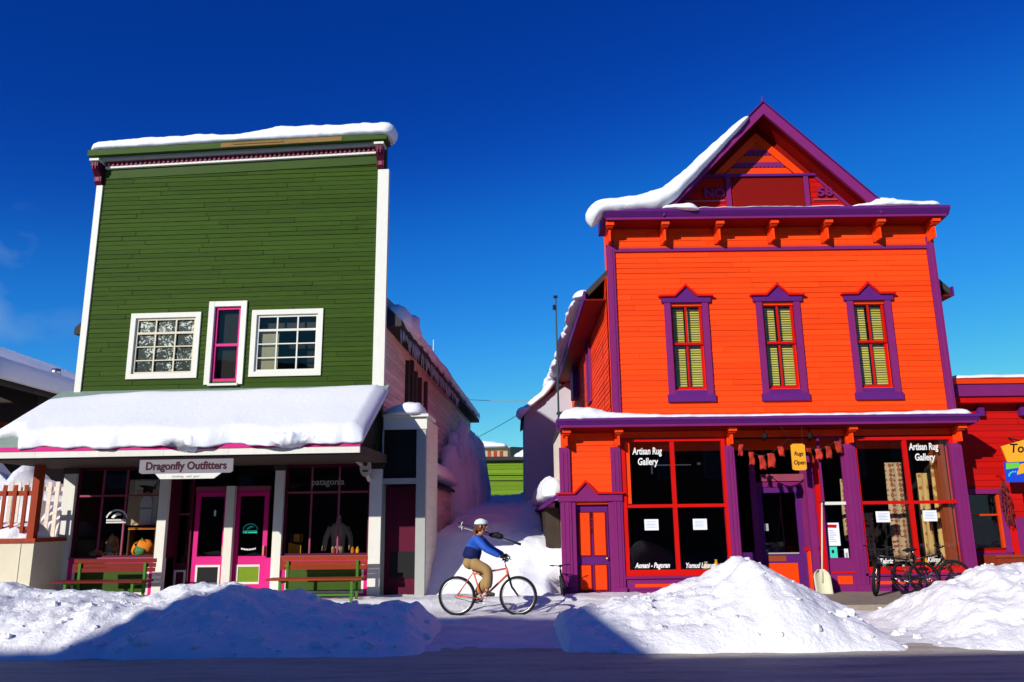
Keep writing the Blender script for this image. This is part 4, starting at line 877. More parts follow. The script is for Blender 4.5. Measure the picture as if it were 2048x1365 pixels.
# ================================================================== RED BUILDING (right edge)
Rf = Frame(10.1, 18.3, 0)
rb = fthing(Rf, 'red_shop', 'low red clapboard shop with a purple cornice at the right edge beside the orange shop', 'shop')
zt_ = Rf.A(1990, 765)[1]; zc = Rf.A(1990, 800)[1]
wx0, wx1 = Rf.A(1950, 1040)[0]-.5, Rf.A(2003, 1040)[0]; wzt = Rf.A(1980, 990)[1]; wzb = .95
siding('siding', 'redsiding', rb, .0, 4.5, .2, zt_-.3, .14, [(wx0, wx1, wzb, wzt), (wx1+.55, wx1+1.6, .1, wzt)], t=.016)
bk = MB()
for (a, b_, c, d) in ((-.05, wx0, .0, zt_), (wx0, wx1, wzt, zt_), (wx0, wx1, .0, wzb), (wx1, wx1+.55, .0, zt_), (wx1+.55, wx1+1.6, wzt, zt_), (wx1+1.6, 4.5, .0, zt_)): bk.box(a, b_, .01, .14, c, d, .5)
bk.build('front_wall', 'darkred', rb)
MB().box(-.05, .05, .14, 12, 0, zt_).box(-.05, 4.5, 11.9, 12, 0, zt_).box(4.4, 4.5, .14, 11.9, 0, zt_).build('side_wall', 'darkred', rb)
MB().box(-.05, 4.5, .0, 12, zt_-.02, zt_+.05).build('roof', 'roofdark', rb)
c = MB().exx([(-.42, zt_-.38), (-.42, zt_-.1), (0, zt_-.1), (0, zt_-.38)], -.02, 4.6).build('cornice', 'purple', rb)
MB().exx([(-.46, zt_-.1), (-.50, zt_), (0, zt_), (0, zt_-.1)], -.06, 4.64).build('cornice_crown', 'orange_trim', c)
MB().exx([(-.34, zt_-.52), (-.36, zt_-.38), (0, zt_-.38), (0, zt_-.52)], .0, 4.6).build('cornice_underboard', 'red', c)
for px in (1956, 2040):
    x = Rf.A(px, 830)[0]; MB().box(x-.07, x+.07, -.16, 0, zt_-.80, zt_-.60).build('block_bracket', 'violet', rb)
f = MB().box(wx1, wx1+.12, -.06, .1, wzb-.1, wzt+.02).box(wx0-.2, wx1+.12, -.07, .1, wzt+.021, wzt+.13).build('window', 'purple', rb)
MB().box(wx1-.05, wx1-.001, -.03, .06, wzb, wzt+.02).box(wx0, wx1-.05, -.0, .05, (wzb+wzt)/2+.12, (wzb+wzt)/2+.16).build('sash', 'orange_b', f)
MB().box(wx0, wx1-.04, .03, .035, wzb, wzt).build('glass', 'glass', f)
MB().box(wx0-.1, 4.3, 2.0, 2.1, .1, 3.4).box(wx0-.12, wx0-.1, .15, 2.1, .1, 3.4).box(4.3, 4.35, .15, 2.1, .1, 3.4).box(wx0-.1, 4.3, .15, 2.0, 3.4, 3.45).build('shop_interior', 'dark', rb)
MB().box(wx0-.1, wx1+.15, -.05, .1, wzb-.18, wzb-.1).build('sill', 'violet', rb)
MB().box(wx1+.12, wx1+.28, -.05, .05, .2, wzt-.4).build('door_casing', 'red', rb); MB().box(wx1+.28, wx1+.55, -.045, .05, .2, wzt-.5).build('door_casing', 'purple', rb)
def snow_at(fr, name, label, path, cat='roof snow', **k):
    o = snow_rope(name, path, **k); o.location = fr.o; o.rotation_euler = (0, 0, fr.yaw); return tag(o, label, cat)
snow_at(Rf, 'roof_snow', 'thin snow line along the parapet of the red shop', [(-.05, -.2, zt_+.04, .28, .09), (2, -.2, zt_+.04, .28, .10), (4.6, -.2, zt_+.04, .28, .10)], step=.1, amp=.2, seed=3)
# signs on the red building
s1 = fthing(Rf, 'hanging_sign', 'orange board sign with dark scribbled letters on the red shop', 'sign')
P = [Rf.A(2003, 893, -.5), Rf.A(2016, 925, -.5), Rf.A(2075, 922, -.5), Rf.A(2075, 872, -.5), Rf.A(2045, 881, -.5)]
MB().prism([P[0], P[1], P[2], P[3], P[4]], -.50, -.46).build('board', 'yellow', s1)
text('lettering', 'To', s1, P[0][0]+.32, P[0][1]-.14, -.505, .28, 'blackink', .002, .004, shear=.2)
MB().tube((P[4][0], -.48, P[4][1]-.02), (P[4][0], .0, P[4][1]+.1), .015).build('iron_arm', 'black', s1)
s2 = fthing(Rf, 'painted_sign', 'small painted sign in blue, green and orange below the orange board sign', 'sign')
x, z = Rf.A(2014, 965, -.49); X, Z = Rf.A(2080, 924, -.49)
MB().box(x, X, -.49, -.46, z, Z).build('board', 'cobalt', s2)
MB().prism([(x+.02, Z-.16), (x+.35, Z-.12), (x+.33, Z-.01), (x+.04, Z-.02)], -.494, -.49).build('green_leaf_patch', 'lime', s2)
MB().prism([(x+.24, Z-.28), (x+.5, Z-.22), (x+.5, Z-.02), (x+.36, Z-.04), (x+.30, Z-.15)], -.497, -.493).build('orange_patch', 'yellow', s2)
b = MB()
for i in range(7):
    t = i/6*2.6; b.ball((x+.2-.13*math.cos(t), -.492, Z-.3+.09*math.sin(t)), .022, .004, .018, 8, 5)
b.build('blue_swirl', 'teal', s2)
ch = thing('chilli_garland', 'long hanging bunch of dried dark red chillies beside the window of the red shop', 'garland', tuple(Rf.o))
cxx, czz = Rf.A(2006, 960, -.25); b = MB()
for i in range(150):
    t = random.random(); a = random.uniform(0, 6.28); r = .05+.05*math.sin(t*3.1); c = (cxx+.04*t+r*math.cos(a), -.2+r*math.sin(a)*.8, czz-.05-t*.95)
    b.tube(c, (c[0]+random.uniform(-.03, .03), c[1]-.02, c[2]-.08), .014, .003, 5)
b.build('chillies', 'chilli', ch); MB().tube((cxx, -.2, czz-.9), (cxx, -.2, czz+.1), .008).tube((cxx, -.2, czz+.1), (cxx, .02, czz+.1), .008).build('string', 'black', ch)
pl = thing('planter_box', 'brown wooden planter box standing in front of the red shop, behind the right snow pile', 'planter', (11.0, 17.35, 0))
x0, z0 = W.A(1985, 1110, 17.3); x1 = x0+1.3
m = MB()
for i in range(3): m.box(x0-11.0, x1-11.0, -.2, -.17, .12+i*.24, .34+i*.24)
m.box(x0-11.0, x1-11.0, .25, .28, .12, .84).box(x0-11.0, x0-10.97, -.17, .25, .12, .84).box(x1-11.03, x1-11.0, -.17, .25, .12, .84); m.build('box_boards', 'brownred', pl)
MB().box(x0-11.0+.03, x1-11.03, -.17, .25, .6, .78).build('soil', 'darkfloor', pl); MB().box(x0-11.03, x1-10.97, -.23, -.2, .80, .86).box(x1-11.2, x1-11.1, -.225, -.2, .1, .80).build('rim', 'brownred', pl)

# ================================================================== LEFT NEIGHBOUR
Nf = Frame(-12.2, 24, 0)
nbd = fthing(Nf, 'snowy_house', 'house with a broad snow loaded roof behind the railing at the left edge', 'house')
rl = Nf.A(-40, 724); rr = Nf.A(118, 787)
slope = (rl[1]-rr[1])/(rr[0]-rl[0])
xa, xb = rl[0]-4, rr[0]; za = rl[1]+4*slope
MB().prism([(xa, za-.22), (xb, rr[1]-.22), (xb, rr[1]-.05), (xa, za-.05)], -3.2, 9).build('roof', 'roofdark', nbd)
MB().prism([(xa, -.1), (xb-.5, -.1), (xb-.5, rr[1]-.1), (xa, za-.3)], -.2, 8).build('wall', 'tarp', nbd)
MB().prism([(xa, za-1.35), (xb-.2, rr[1]-1.2), (xb-.2, rr[1]-1.05), (xa, za-1.2)], -3.4, -3.2).build('barge_board', 'brownred', nbd)
b = MB()
for i, (px, py) in enumerate(((8, 846), (12, 862), (6, 880))):
    x, z = Nf.A(px, py, -3.2); b.exx([(-3.2+i*.04, z-.05), (-3.2+i*.04, z+.05), (-2.8, z+.06), (-2.8, z-.06)], x-2.5, x+.55-.12*i, .25, -.10)
b.build('beam_ends', 'brownred', nbd)
MB().tube((Nf.A(108, 780, 1)[0], 1, rr[1]+.2), (Nf.A(108, 780, 1)[0], 1, rr[1]+.75), .09).tube((Nf.A(108, 780, 1)[0], 1, rr[1]+.75), (Nf.A(108, 780, 1)[0], 1, rr[1]+.95), .16, .14).build('roof_vent', 'steel', nbd, True)
secs = []; n = 40
for i in range(n+1):
    t = i/n; x = xa+(xb+.15-xa)*t; zb_ = za-.05+(rr[1]-za)*t; e = min(1, math.sqrt(min(i, n-i)/2+.02)); s = []
    for k in range(15):
        y = -3.5+k*.9; ee = min(1, math.sqrt(max(0, min(k, 14-k))/1.2+.01)); s.append((x, y, zb_+.52*e*ee*(1+.2*noise.noise(Vector((x*.6, y*.5, 2))))))
    s += [(x, 9.1, zb_), (x, -3.45, zb_-.04)]; secs.append(s)
slab('roof_snow', 'thick shaded snow blanket on the roof of the house at the left edge', secs, Nf, 'snow')
# low cream wall with snow and red-brown railing
cw = thing('low_wall', 'low cream panelled wall with a brown cap at the left edge', 'wall', (-9.8, 16.6, 0))
MB().box(-6, .02, 0, 1.9, 0, 1.36).build('panel_wall', 'cream', cw); MB().box(-6, .06, -.05, 1.95, 1.36, 1.44).build('cap', 'brownred', cw)
b = MB()
for i in range(12): b.box(-.45*i-.25, -.45*i-.24, -.012, 0, .05, 1.34)
b.build('panel_battens', 'cream', cw)
o = snow_rope('wall_snow', [(-6, .5, 1.44, .5, .3), (-1.2, .45, 1.44, .5, .34), (-.3, .5, 1.44, .5, .28), (.0, .6, 1.44, .4, .18)], None, .07, .3, 12, 'snow'); o.location = (-9.8, 16.6, 0); tag(o, 'lumpy snow lying on the low cream wall behind the railing', 'snow')
def railing(name, label, x0, x1, y, z0, z1, n, m, post=None, dy=0, w=.035):
    t = thing(name, label, 'railing', (x0, y, 0)); L = x1-x0
    MB().add([(0, 0, z1-.22), (L, dy, z1-.22), (L, dy, z1-.12), (0, 0, z1-.12), (0, .05, z1-.22), (L, dy+.05, z1-.22), (L, dy+.05, z1-.12), (0, .05, z1-.12)], [(0, 1, 2, 3), (7, 6, 5, 4), (3, 2, 6, 7), (4, 5, 1, 0), (0, 3, 7, 4), (1, 5, 6, 2)]).build('rail', m, t)
    MB().add([(0, 0, z0+.05), (L, dy, z0+.05), (L, dy, z0+.13), (0, 0, z0+.13), (0, .05, z0+.05), (L, dy+.05, z0+.05), (L, dy+.05, z0+.13), (0, .05, z0+.13)], [(0, 1, 2, 3), (7, 6, 5, 4), (3, 2, 6, 7), (4, 5, 1, 0), (0, 3, 7, 4), (1, 5, 6, 2)]).build('rail', m, t)
    for i in range(n):
        u = (i+.5)/n; x = L*u; yy = dy*u-.03; MB().box(x-w, x+w, yy, yy+.028, z0, z1).build('picket', m, t)
    if post: MB().box(post[0]-x0-.07, post[0]-x0+.07, -.06, .12, post[1], post[2]).build('post', m, t)
    return t
xp, zp = W.A(76, 985, 16.75)
railing('wooden_railing', 'red brown picket railing with a tall post standing on the low cream wall', -13.5, xp-.1, 16.7, 1.55, 2.52, 16, 'brownred', (xp, 1.4, 3.6))
railing('wooden_fence', 'pinkish picket fence in shade behind the left porch post', -11.9, -10.2, 18.9, 1.3, 2.7, 10, 'side', None, .2, .045)
o = snow_rope('yard_snow', [(-16, 20.5, .6, 2.2, 3.0), (-13, 20.4, .6, 2.0, 2.6), (-10.5, 20.3, .6, 1.0, 1.7)], None, .2, .25, 15, 'snow'); tag(o, 'shaded snow heap in the yard behind the wooden railings at the left', 'snow heap')

# ================================================================== ALLEY BACKGROUND
rwf = Frame(0, 29, 0)
rw = thing('rear_annex', 'tall pale shaded wall with a sloping snowy roof at the back right of the alley', 'building', (0, 29, 0))
q = [rwf.A(1050, 985), rwf.A(1115, 1000), rwf.A(1115, 772), rwf.A(1049, 822)]
MB().prism([(q[0][0], .5), (2.25, .5), (2.25, q[2][1]+.35), (q[3][0], q[3][1])], 0, 6).build('wall', 'palewhite', rw)
MB().prism([(q[3][0]-.12, q[3][1]-.12), (2.25, q[2][1]+.30), (2.25, q[2][1]+.40), (q[3][0]-.12, q[3][1]+.04)], -.12, 6.1).build('roof', 'roofdark', rw)
tag(snow_rope('roof_snow', [(q[3][0]-.16, 28.9, q[3][1]-.35, .2, .22), (q[3][0]-.14, 28.9, q[3][1]-.1, .22, .2), (q[3][0]+.1, 29.1, q[3][1]+.06, .35, .16), (q[3][0]+.8, 29.1, q[3][1]+.6, .4, .22), (1.6, 29.1, q[3][1]+1.1, .4, .25)], None, .07, .25, 21, 'snow'), 'snow on the sloping roof edge of the pale rear annex', 'roof snow')
hut = thing('green_hut', 'bright green boarded hut with a dark flat eave closing the alley', 'hut', (-.8, 47, 0))
hx0, hx1 = W.A(905, 930, 47)[0]+.8, W.A(1080, 930, 47)[0]+.8; hz = W.A(1000, 922, 47)[1]
siding('siding', 'huty', hut, hx0, hx1, .5, hz, .24, t=.03, joints=False)
MB().box(hx0, hx1, .0, 5, 0, hz).build('wall', 'huty', hut); MB().box(hx0-.3, hx1+.3, -.35, 5.2, hz, hz+.22).build('roof', 'roofdark', hut)
for zz_ in (.66, .60): MB().tube((hx0+.7, -.06, hz*zz_+.9), (hx1-.2, -.06, hz*zz_+.86), .02).build('cable', 'black', hut)
tag(snow_rope('roof_snow', [(.0, 46.9, hz+.2, .3, .10), (.6, 46.9, hz+.22, .4, .42), (1.2, 46.9, hz+.22, .4, .45), (1.8, 46.9, hz+.2, .4, .3)], None, .1, .2, 23, 'snow'), 'small bright snow drift on the right end of the green hut roof', 'roof snow')
tb = thing('tan_block', 'distant tan building with a row of rust coloured windows above the green hut', 'building', (-2, 62, 0))
tx0, tx1 = W.A(930, 905, 62)[0]+2, W.A(1015, 905, 62)[0]+2; tz0, tz1 = W.A(975, 935, 62)[1], W.A(975, 897, 62)[1]
MB().box(tx0, tx1, 0, 8, 0, tz1).build('wall', 'tan', tb)
for i in range(6):
    x = tx0+.35+i*(tx1-tx0-.5)/6; MB().box(x, x+.26, -.03, 0, tz1-.75, tz1-.22).build('window', 'rust' if i % 2 else 'brownred', tb)
MB().box(tx0-.2, tx1+.2, -.3, 8.2, tz1, tz1+.12).build('roof', 'tan', tb)
tag(snow_rope('roof_snow', [(tx0-2.2, 61.9, tz1+.12, .5, .75), (tx0-1.2, 61.9, tz1+.12, .5, .5), (tx1-3.2, 61.9, tz1+.12, .5, .38), (tx1-2, 61.9, tz1+.12, .5, .2)], None, .15, .2, 25, 'snow'), 'snow on the roof of the distant tan building', 'roof snow')
sh = thing('dark_shed', 'small black shed with a sloping roof at the back left of the alley', 'shed', (0, 33, 0))
p = [W.A(925, 1010, 33), W.A(955, 1015, 33), W.A(955, 965, 33), W.A(960, 975, 33), W.A(938, 940, 33), W.A(925, 932, 33)]
MB().prism([(p[0][0]-.5, 1), (p[1][0], 1), (p[1][0], p[2][1]), (p[5][0]-.5, p[5][1]+.1)], 0, 3).build('wall', 'tarp', sh)
MB().prism([(p[3][0]+.06, p[3][1]), (p[3][0]+.06, p[3][1]+.08), (p[5][0]-.5, p[5][1]+.55), (p[5][0]-.5, p[5][1]+.42)][::1], -.15, 3.1).build('roof', 'roofdark', sh)
# mast beside the orange shop, aerial far behind, wires
ms = thing('roof_mast', 'thin grey metal mast rising at the left corner of the orange shop', 'mast', (1.0, 17.2, 0))
mz0, mz1 = W.A(1116, 840, 17.2)[1], W.A(1111, 592, 17.2)[1]; mxx = W.A(1114, 700, 17.2)[0]-1.0
MB().tube((mxx, 0, mz0), (mxx, 0, mz1), .022, .018, 8).build('pole', 'polewood', ms, True)
MB().tube((mxx-.045, -.02, mz1-.33), (mxx-.045, -.02, mz1-.22), .03).box(mxx-.05, mxx+.04, -.03, .03, mz1-.05, mz1).build('fitting', 'black', ms)
MB().box(mxx-.03, LX0+1.2+.05, .0, .32, mz0+.15, mz0+.18).box(mxx-.02, LX0+1.2+.05, .0, .32, mz0+.02, mz0+.05).build('wall_clamp', 'polewood', ms)
an = thing('roof_aerial', 'thin white aerial far behind the eave of the green shop', 'aerial', (0, 38, 0))
ax2, z2 = W.A(867, 680, 38); z3 = W.A(868, 760, 38)[1]
MB().tube((ax2, 0, 0), (ax2, 0, z3), .05).build('mast', 'grey', an); MB().tube((ax2, 0, z3), (ax2, 0, z2), .028, .02).build('whip', 'white', an, True)
def wire(p, q, sag, label):
    p = Vector(p); q = Vector(q); pts = [p.lerp(q, t/12)-Vector((0, 0, sag*4*(t/12)*(1-t/12))) for t in range(13)]
    tag(MB().path(pts, .012, 5).build('overhead_wire', 'grey'), label, 'wire', None)
def w3(px, py, y): x, z = W.A(px, py, y); return (x, y, z)
wire(w3(935, 885, 36), w3(1060, 815, 30), .05, 'thin wire slanting up to the right between the alley buildings')
wire(w3(868, 795, 38), w3(1100, 800, 38), .1, 'nearly level thin wire across the sky above the alley')
# white sign post far left seen past the green shop edge
# ================================================================== SIGNS OF THE GREEN SHOP
sg = fthing(G, 'shop_sign', 'grey board sign reading Dragonfly Outfitters hanging under the porch eave', 'sign')
sx0, sx1, sz0, sz1 = G.R(280, 467, 918, 947, -2.38)
sz0 -= 0; d = -2.40
MB().prism([(sx0, sz0+.03), (sx0+.05, sz0), (sx1-.05, sz0), (sx1, sz0+.03), (sx1, sz1), (sx0, sz1)], d, d+.03).build('board', 'sign_grey', sg)
t = text('lettering', 'Dragonfly Outfitters', sg, (sx0+sx1)/2, sz0+.075, d-.003, .205, 'sign_text', .003, .006, sx=.93)
MB().tube((sx0+.2, d+.015, sz1), (sx0+.2, d+.015, 2.94), .008).tube((sx1-.2, d+.015, sz1), (sx1-.2, d+.015, 2.94), .008).build('hanger', 'black', sg)
sy0, sy1, sb0, sb1 = G.R(322, 440, 948, 958, -2.38)
MB().prism([(sx0+.32, sz0-.002), (sx0+.42, sb0), (sx1-.36, sb0), (sx1-.22, sz0-.002)], d, d+.03).build('lower_board', 'white', sg)
[text('small_lettering', s_, sg, (sx0+sx1)/2+dx_, sb0+.03, d-.003, .055, 'grey', .001, 0, sx=1.3) for s_, dx_ in (('clothing', -.15), ('and', .07), ('gear', .22))]
ov = fthing(G, 'oval_sign', 'small oval wooden sign at the right end of the green porch', 'sign')
oxv, ozv = G.A(731, 935, -.35)
b = MB(); b.prism([(oxv+.12*math.cos(a), ozv+.20*math.sin(a)) for a in [i*math.pi/12 for i in range(24)]], -.37, -.33); b.build('board', 'side', ov)
b = MB(); b.prism([(oxv+.05*math.cos(a), ozv+.07+.05*math.sin(a)) for a in [i*math.pi/8 for i in range(16)]], -.376, -.37); b.box(oxv-.06, oxv+.06, -.376, -.37, ozv-.10, ozv-.06).build('emblem', 'shelf', ov)
MB().tube((oxv, -.35, ozv+.19), (oxv, -.35, ozv+.45), .006).tube((oxv-.1, -.35, ozv+.45), (oxv+.2, -.35, ozv+.45), .008).build('hanger', 'black', ov)
# lettering and emblem on the green shop's glass
text('window_lettering', 'patagonia', fwb, G.A(655, 965)[0], G.A(655, 970)[1], .04, .20, 'greywhite', .002, .002, sx=.95)
def trout_emblem(cx, cz, s, par, d, m='white_text'):
    b = MB()
    for i in range(22):
        a0 = math.pi*(.06+.88*i/22); a1 = math.pi*(.06+.88*(i+.72)/22)
        b.prism([(cx+s*.86*math.cos(a0), cz+s*.75*math.sin(a0)), (cx+s*math.cos(a0), cz+s*.9*math.sin(a0)), (cx+s*math.cos(a1), cz+s*.9*math.sin(a1)), (cx+s*.86*math.cos(a1), cz+s*.75*math.sin(a1))], d-.004, d)
    b.prism([(cx-.5*s, cz+.2*s), (cx-.3*s, cz+.42*s), (cx, cz+.6*s), (cx+.3*s, cz+.56*s), (cx+.42*s, cz+.4*s), (cx+.2*s, cz+.36*s), (cx-.1*s, cz+.3*s), (cx-.28*s, cz+.12*s)], d-.004, d)
    for k, zz in enumerate((-.02, -.22)):
        n = 13+k*3
        for i in range(n):
            if random.random() < .12: continue
            w = 1.8*s/n; x = cx-.9*s+i*w; b.box(x, x+w*.7, d-.004, d, cz+(zz-.07)*s, cz+(zz+.07)*s)
    return b.build('window_emblem', m, par)
ex_, ez_ = G.A(231, 1040)
trout_emblem(ex_, ez_, .25, fwa, .04)
trout_emblem(G.A(500, 1060, dp)[0], G.A(500, 1062, dp)[1], .18, d2_, dp+.02, 'teal')
b = MB(); cx_, cz_ = G.A(497, 1098, dp)
for i in range(10): b.box(cx_-.17+i*.034, cx_-.15+i*.034, dp+.01, dp+.02, cz_-.015-.02*math.sin(i/9*3.14), cz_+.02-.02*math.sin(i/9*3.14))
b.build('door_lettering', 'white_text', d2_)
MB().box(G.A(432, 990, dp)[0]-.02, G.A(432, 990, dp)[0]+.02, dp+.01, dp+.02, 1.85, 1.98).build('open_hours_card', 'paper', d1_)
# ---- things in the green shop's window
DZ = zs+.0
MB().box(xA+.05, xB-.05, .14, .85, .2, DZ).build('display_base', 'shelf', gb); MB().box(xD+.05, xE-.05, .14, .85, .2, DZ).build('display_base', 'shelf', gb)
po = fthing(G, 'photo_poster', 'large photo poster of a figure in a white shirt in the left shop window', 'poster')
x0, x1, z0, z1 = G.R(240, 306, 958, 1051, .16)
MB().box(x0, x1, .50, .52, z0+.0, z1+.0).build('sheet', 'tan2', po)
MB().box(x0+.14, x1-.1, .49, .50, z1-.22, z1-.03).box(x1-.16, x1-.05, .49, .5, z0+.02, z1-.35).box(x0+.14, x0+.2, .49, .5, z1-.36, z1-.25).build('pale_shapes', 'white', po)
b = MB(); hx = (x0+x1)/2+.08; b.prism([(hx-.25, z1-.14), (hx-.1, z1-.2), (hx+.16, z1-.22), (hx+.2, z1-.05), (hx+.12, z1-.16), (hx-.1, z1-.13)], .480, .488); b.box(hx-.12, hx+.1, .480, .488, z1-.31, z1-.2).build('dark_hat_and_glasses', 'black', po)
MB().prism([(hx-.17, z1-.62), (hx+.13, z1-.62), (hx+.1, z1-.42), (hx+.02, z1-.34), (hx-.08, z1-.36), (hx-.15, z1-.46)], .484, .49).box(hx-.15, hx+.12, .484, .49, z0+.02, z1-.66).build('white_shirt', 'paper', po)
MB().box(hx-.06, hx+.05, .476, .483, z1-.38, z1-.28).build('face', 'skin', po)
wood = fthing(G, 'window_shelf', 'orange wooden shelf edge behind the left shop window', 'shelf')
x0, z0 = G.A(256, 1058, .3); x1, _ = G.A(312, 1058, .3); MB().box(x0, x1, .3, .6, z0-.02, z0+.03).build('board', 'ora', wood); MB().box(x0, x0+.03, .32, .58, DZ, z0-.02).box(x1-.03, x1, .32, .58, DZ, z0-.02).build('support', 'shelf', wood)
def bag(px, py, w, h, m, m2, label, d=.42):
    x, z = G.A(px, py, d); t = fthing(G, 'backpack', label, 'backpack')
    MB().ball((x, d, DZ+h/2), w/2, .12, h/2, 16, 10, .25).build('sack', m, t, True)
    MB().ball((x-.02, d-.10, DZ+h*.36), w*.3, .06, h*.24, 12, 8, .2).build('front_pocket', m2, t, True)
    MB().path([(x-w*.3, d-.08, DZ+h*.8), (x-w*.1, d-.14, DZ+h*.5), (x+w*.1, d-.13, DZ+h*.2)], .018, 6).path([(x+w*.1, d-.1, DZ+h*.93), (x, d-.05, DZ+h*1.08), (x-w*.1, d-.05, DZ+h*.95)], .012, 6).build('strap', m2, t, True)
bag(286, 1090, .50, .38, 'ora', 'grn', 'bright orange and green backpack lying in the left shop window'); bag(226, 1085, .28, .48, 'rug2', 'tan2', 'tall golden brown backpack standing in the left shop window')
bag(193, 1105, .30, .16, 'ora', 'tan2', 'small low orange bag at the left of the shop window display')
b = MB(); x, z = G.A(590, 1100, .4); t = fthing(G, 'chair', 'yellow orange chair back in the right shop window', 'chair'); MB().prism([(x-.14, DZ), (x+.14, DZ), (x+.14, DZ+.22), (x-.14, DZ+.28)], .36, .40).build('seat_panel', 'yellow', t); MB().prism([(x-.06, DZ+.30), (x+.14, DZ+.28), (x+.14, DZ+.46), (x-.05, DZ+.46)], .44, .47).build('back_panel', 'yellow', t); MB().box(x-.12, x-.09, .40, .44, DZ, DZ+.46).box(x+.09, x+.12, .40, .44, DZ, DZ+.46).build('post', 'shelf', t)
mn = fthing(G, 'mannequin', 'headless mannequin wearing a pale jacket in the right shop window', 'mannequin')
x, z = G.A(677, 1070, .5)
prof = [(0, .14), (.22, .15), (.42, .17), (.58, .19), (.66, .14), (.70, .06), (.80, .05)]
secs = [[(x+w*math.cos(a), .5+w*.6*math.sin(a), DZ+.0+z_) for a in [k*math.pi/8 for k in range(16)]] for z_, w in prof]
loft('jacket', M['tan2'], secs, mn)
MB().path([(x-.18, .5, DZ+.60), (x-.27, .46, DZ+.36), (x-.29, .4, DZ+.1)], [.07, .06, .05], 8).path([(x+.18, .5, DZ+.60), (x+.28, .46, DZ+.38), (x+.31, .4, DZ+.12)], [.07, .06, .05], 8).build('sleeve', 'tan2', mn, True)
MB().tube((x, .5, DZ+.78), (x, .5, DZ+.86), .04).build('neck', 'white', mn, True)
for i, (px, m_, lb) in enumerate(((705, 'ora', 'orange bottle in the right shop window corner'), (715, 'yellow', 'yellow bottle in the right shop window corner'), (668, 'brownred', 'rust red bottle at the foot of the mannequin'))):
    x, z = G.A(px, 1110, .35); t = fthing(G, 'bottle', lb, 'bottle', 'bottles in the shop window'); MB().tube((x, .35, DZ), (x, .35, DZ+.13), .04, .04, 10).tube((x, .35, DZ+.13), (x, .35, DZ+.18), .04, .015, 10).build('body', m_, t, True); MB().tube((x, .35, DZ+.18), (x, .35, DZ+.21), .018, .018, 8).build('cap', 'black', t, True)

# ================================================================== ORANGE SHOP: things on and in it
for i, (px, py, lb) in enumerate(((1303, 1050, 'white paper notice in the lower left pane of the left window'), (1400, 1049, 'white paper notice in the lower right pane of the left window'), (1766, 1034, 'white paper notice in the lower left pane of the right window'), (1860, 1032, 'white paper notice in the lower right pane of the right window'))):
    x, z = O.A(px, py); t = fthing(O, 'paper_notice', lb, 'notice', 'white paper notices in the shop windows')
    MB().box(x-.15, x+.15, -.002, .004, z-.115, z+.115).build('sheet', 'paper', t)
    b = MB()
    for k in range(5): b.box(x-.11, x+.11-.04*(k % 2), -.004, -.002, z+.06-k*.03, z+.07-k*.03)
    b.build('print', 'ink', t)
t = fthing(O, 'poster', 'white poster with a red heading in the narrow window by the entrance', 'poster'); x0, x1, z0, z1 = O.R(1652, 1680, 1046, 1092, .0)
MB().box(x0, x1, .02, .026, z0, z1).build('sheet', 'paper', t); MB().prism([(x0+.04, z1-.10), (x1-.06, z1-.11), (x1-.04, z1-.04), (x0+.04, z1-.035)], .016, .02).build('heading', 'red', t)
b = MB()
for k in range(6): b.box(x0+.08, x1-.07-.03*(k % 3), .017, .02, z0+.08+k*.045, z0+.095+k*.045)
b.build('print', 'ink', t)
t = fthing(O, 'poster', 'small turquoise flyer below the white poster by the entrance', 'poster'); x0, x1, z0, z1 = O.R(1658, 1676, 1094, 1124, .0); MB().box(x0, x1, .02, .026, z0, z1).build('sheet', 'teal', t); MB().ball(((x0+x1)/2, .018, z1-.1), .03, .004, .04, 8, 5).build('print', 'blackink', t)
t = fthing(O, 'poster', 'narrow grey white card at the right of the turquoise flyer', 'poster'); x0, x1, z0, z1 = O.R(1692, 1699, 1098, 1125, .0); MB().box(x0-.02, x1-.01, .02, .026, z0, z1).build('sheet', 'paper', t); MB().box(x0, x1-.03, .016, .02, z0+.06, z1-.08).build('print', 'grey', t)
t = fthing(O, 'card', 'small grey card on the glass of the entrance door', 'card'); x, z = O.A(1532, 1055, ED); MB().box(x-.05, x+.05, ED-.02, ED-.005, z-.08, z+.08).build('sheet', 'greywhite', t)
# hanging yellow sign
hsn = fthing(O, 'hanging_sign', 'small yellow hanging sign with black writing in front of the orange shop entrance', 'sign'); x0, x1, z0, z1 = O.R(1583, 1611, 888, 941, -.45)
MB().prism([(x0, z0+.02), (x0+.05, z0), (x1-.04, z0), (x1, z0+.03), (x1, z1-.03), (x1-.05, z1), (x0+.05, z1), (x0, z1-.03)], -.47, -.44).build('board', 'yellow', hsn)
for k, (s_, sz) in enumerate((('Rugs', .12), ('Open', .13))): text('lettering', s_, hsn, (x0+x1)/2, z1-.25-k*.19, -.473, sz, 'blackink', .001, .003, sx=.85, shear=.2)
MB().tube((x0+.04, -.455, z1), (x0-.2, -.455, 3.63), .006).tube((x1-.04, -.455, z1), (x1-.02, -.455, 3.63), .006).build('chain', 'black', hsn)
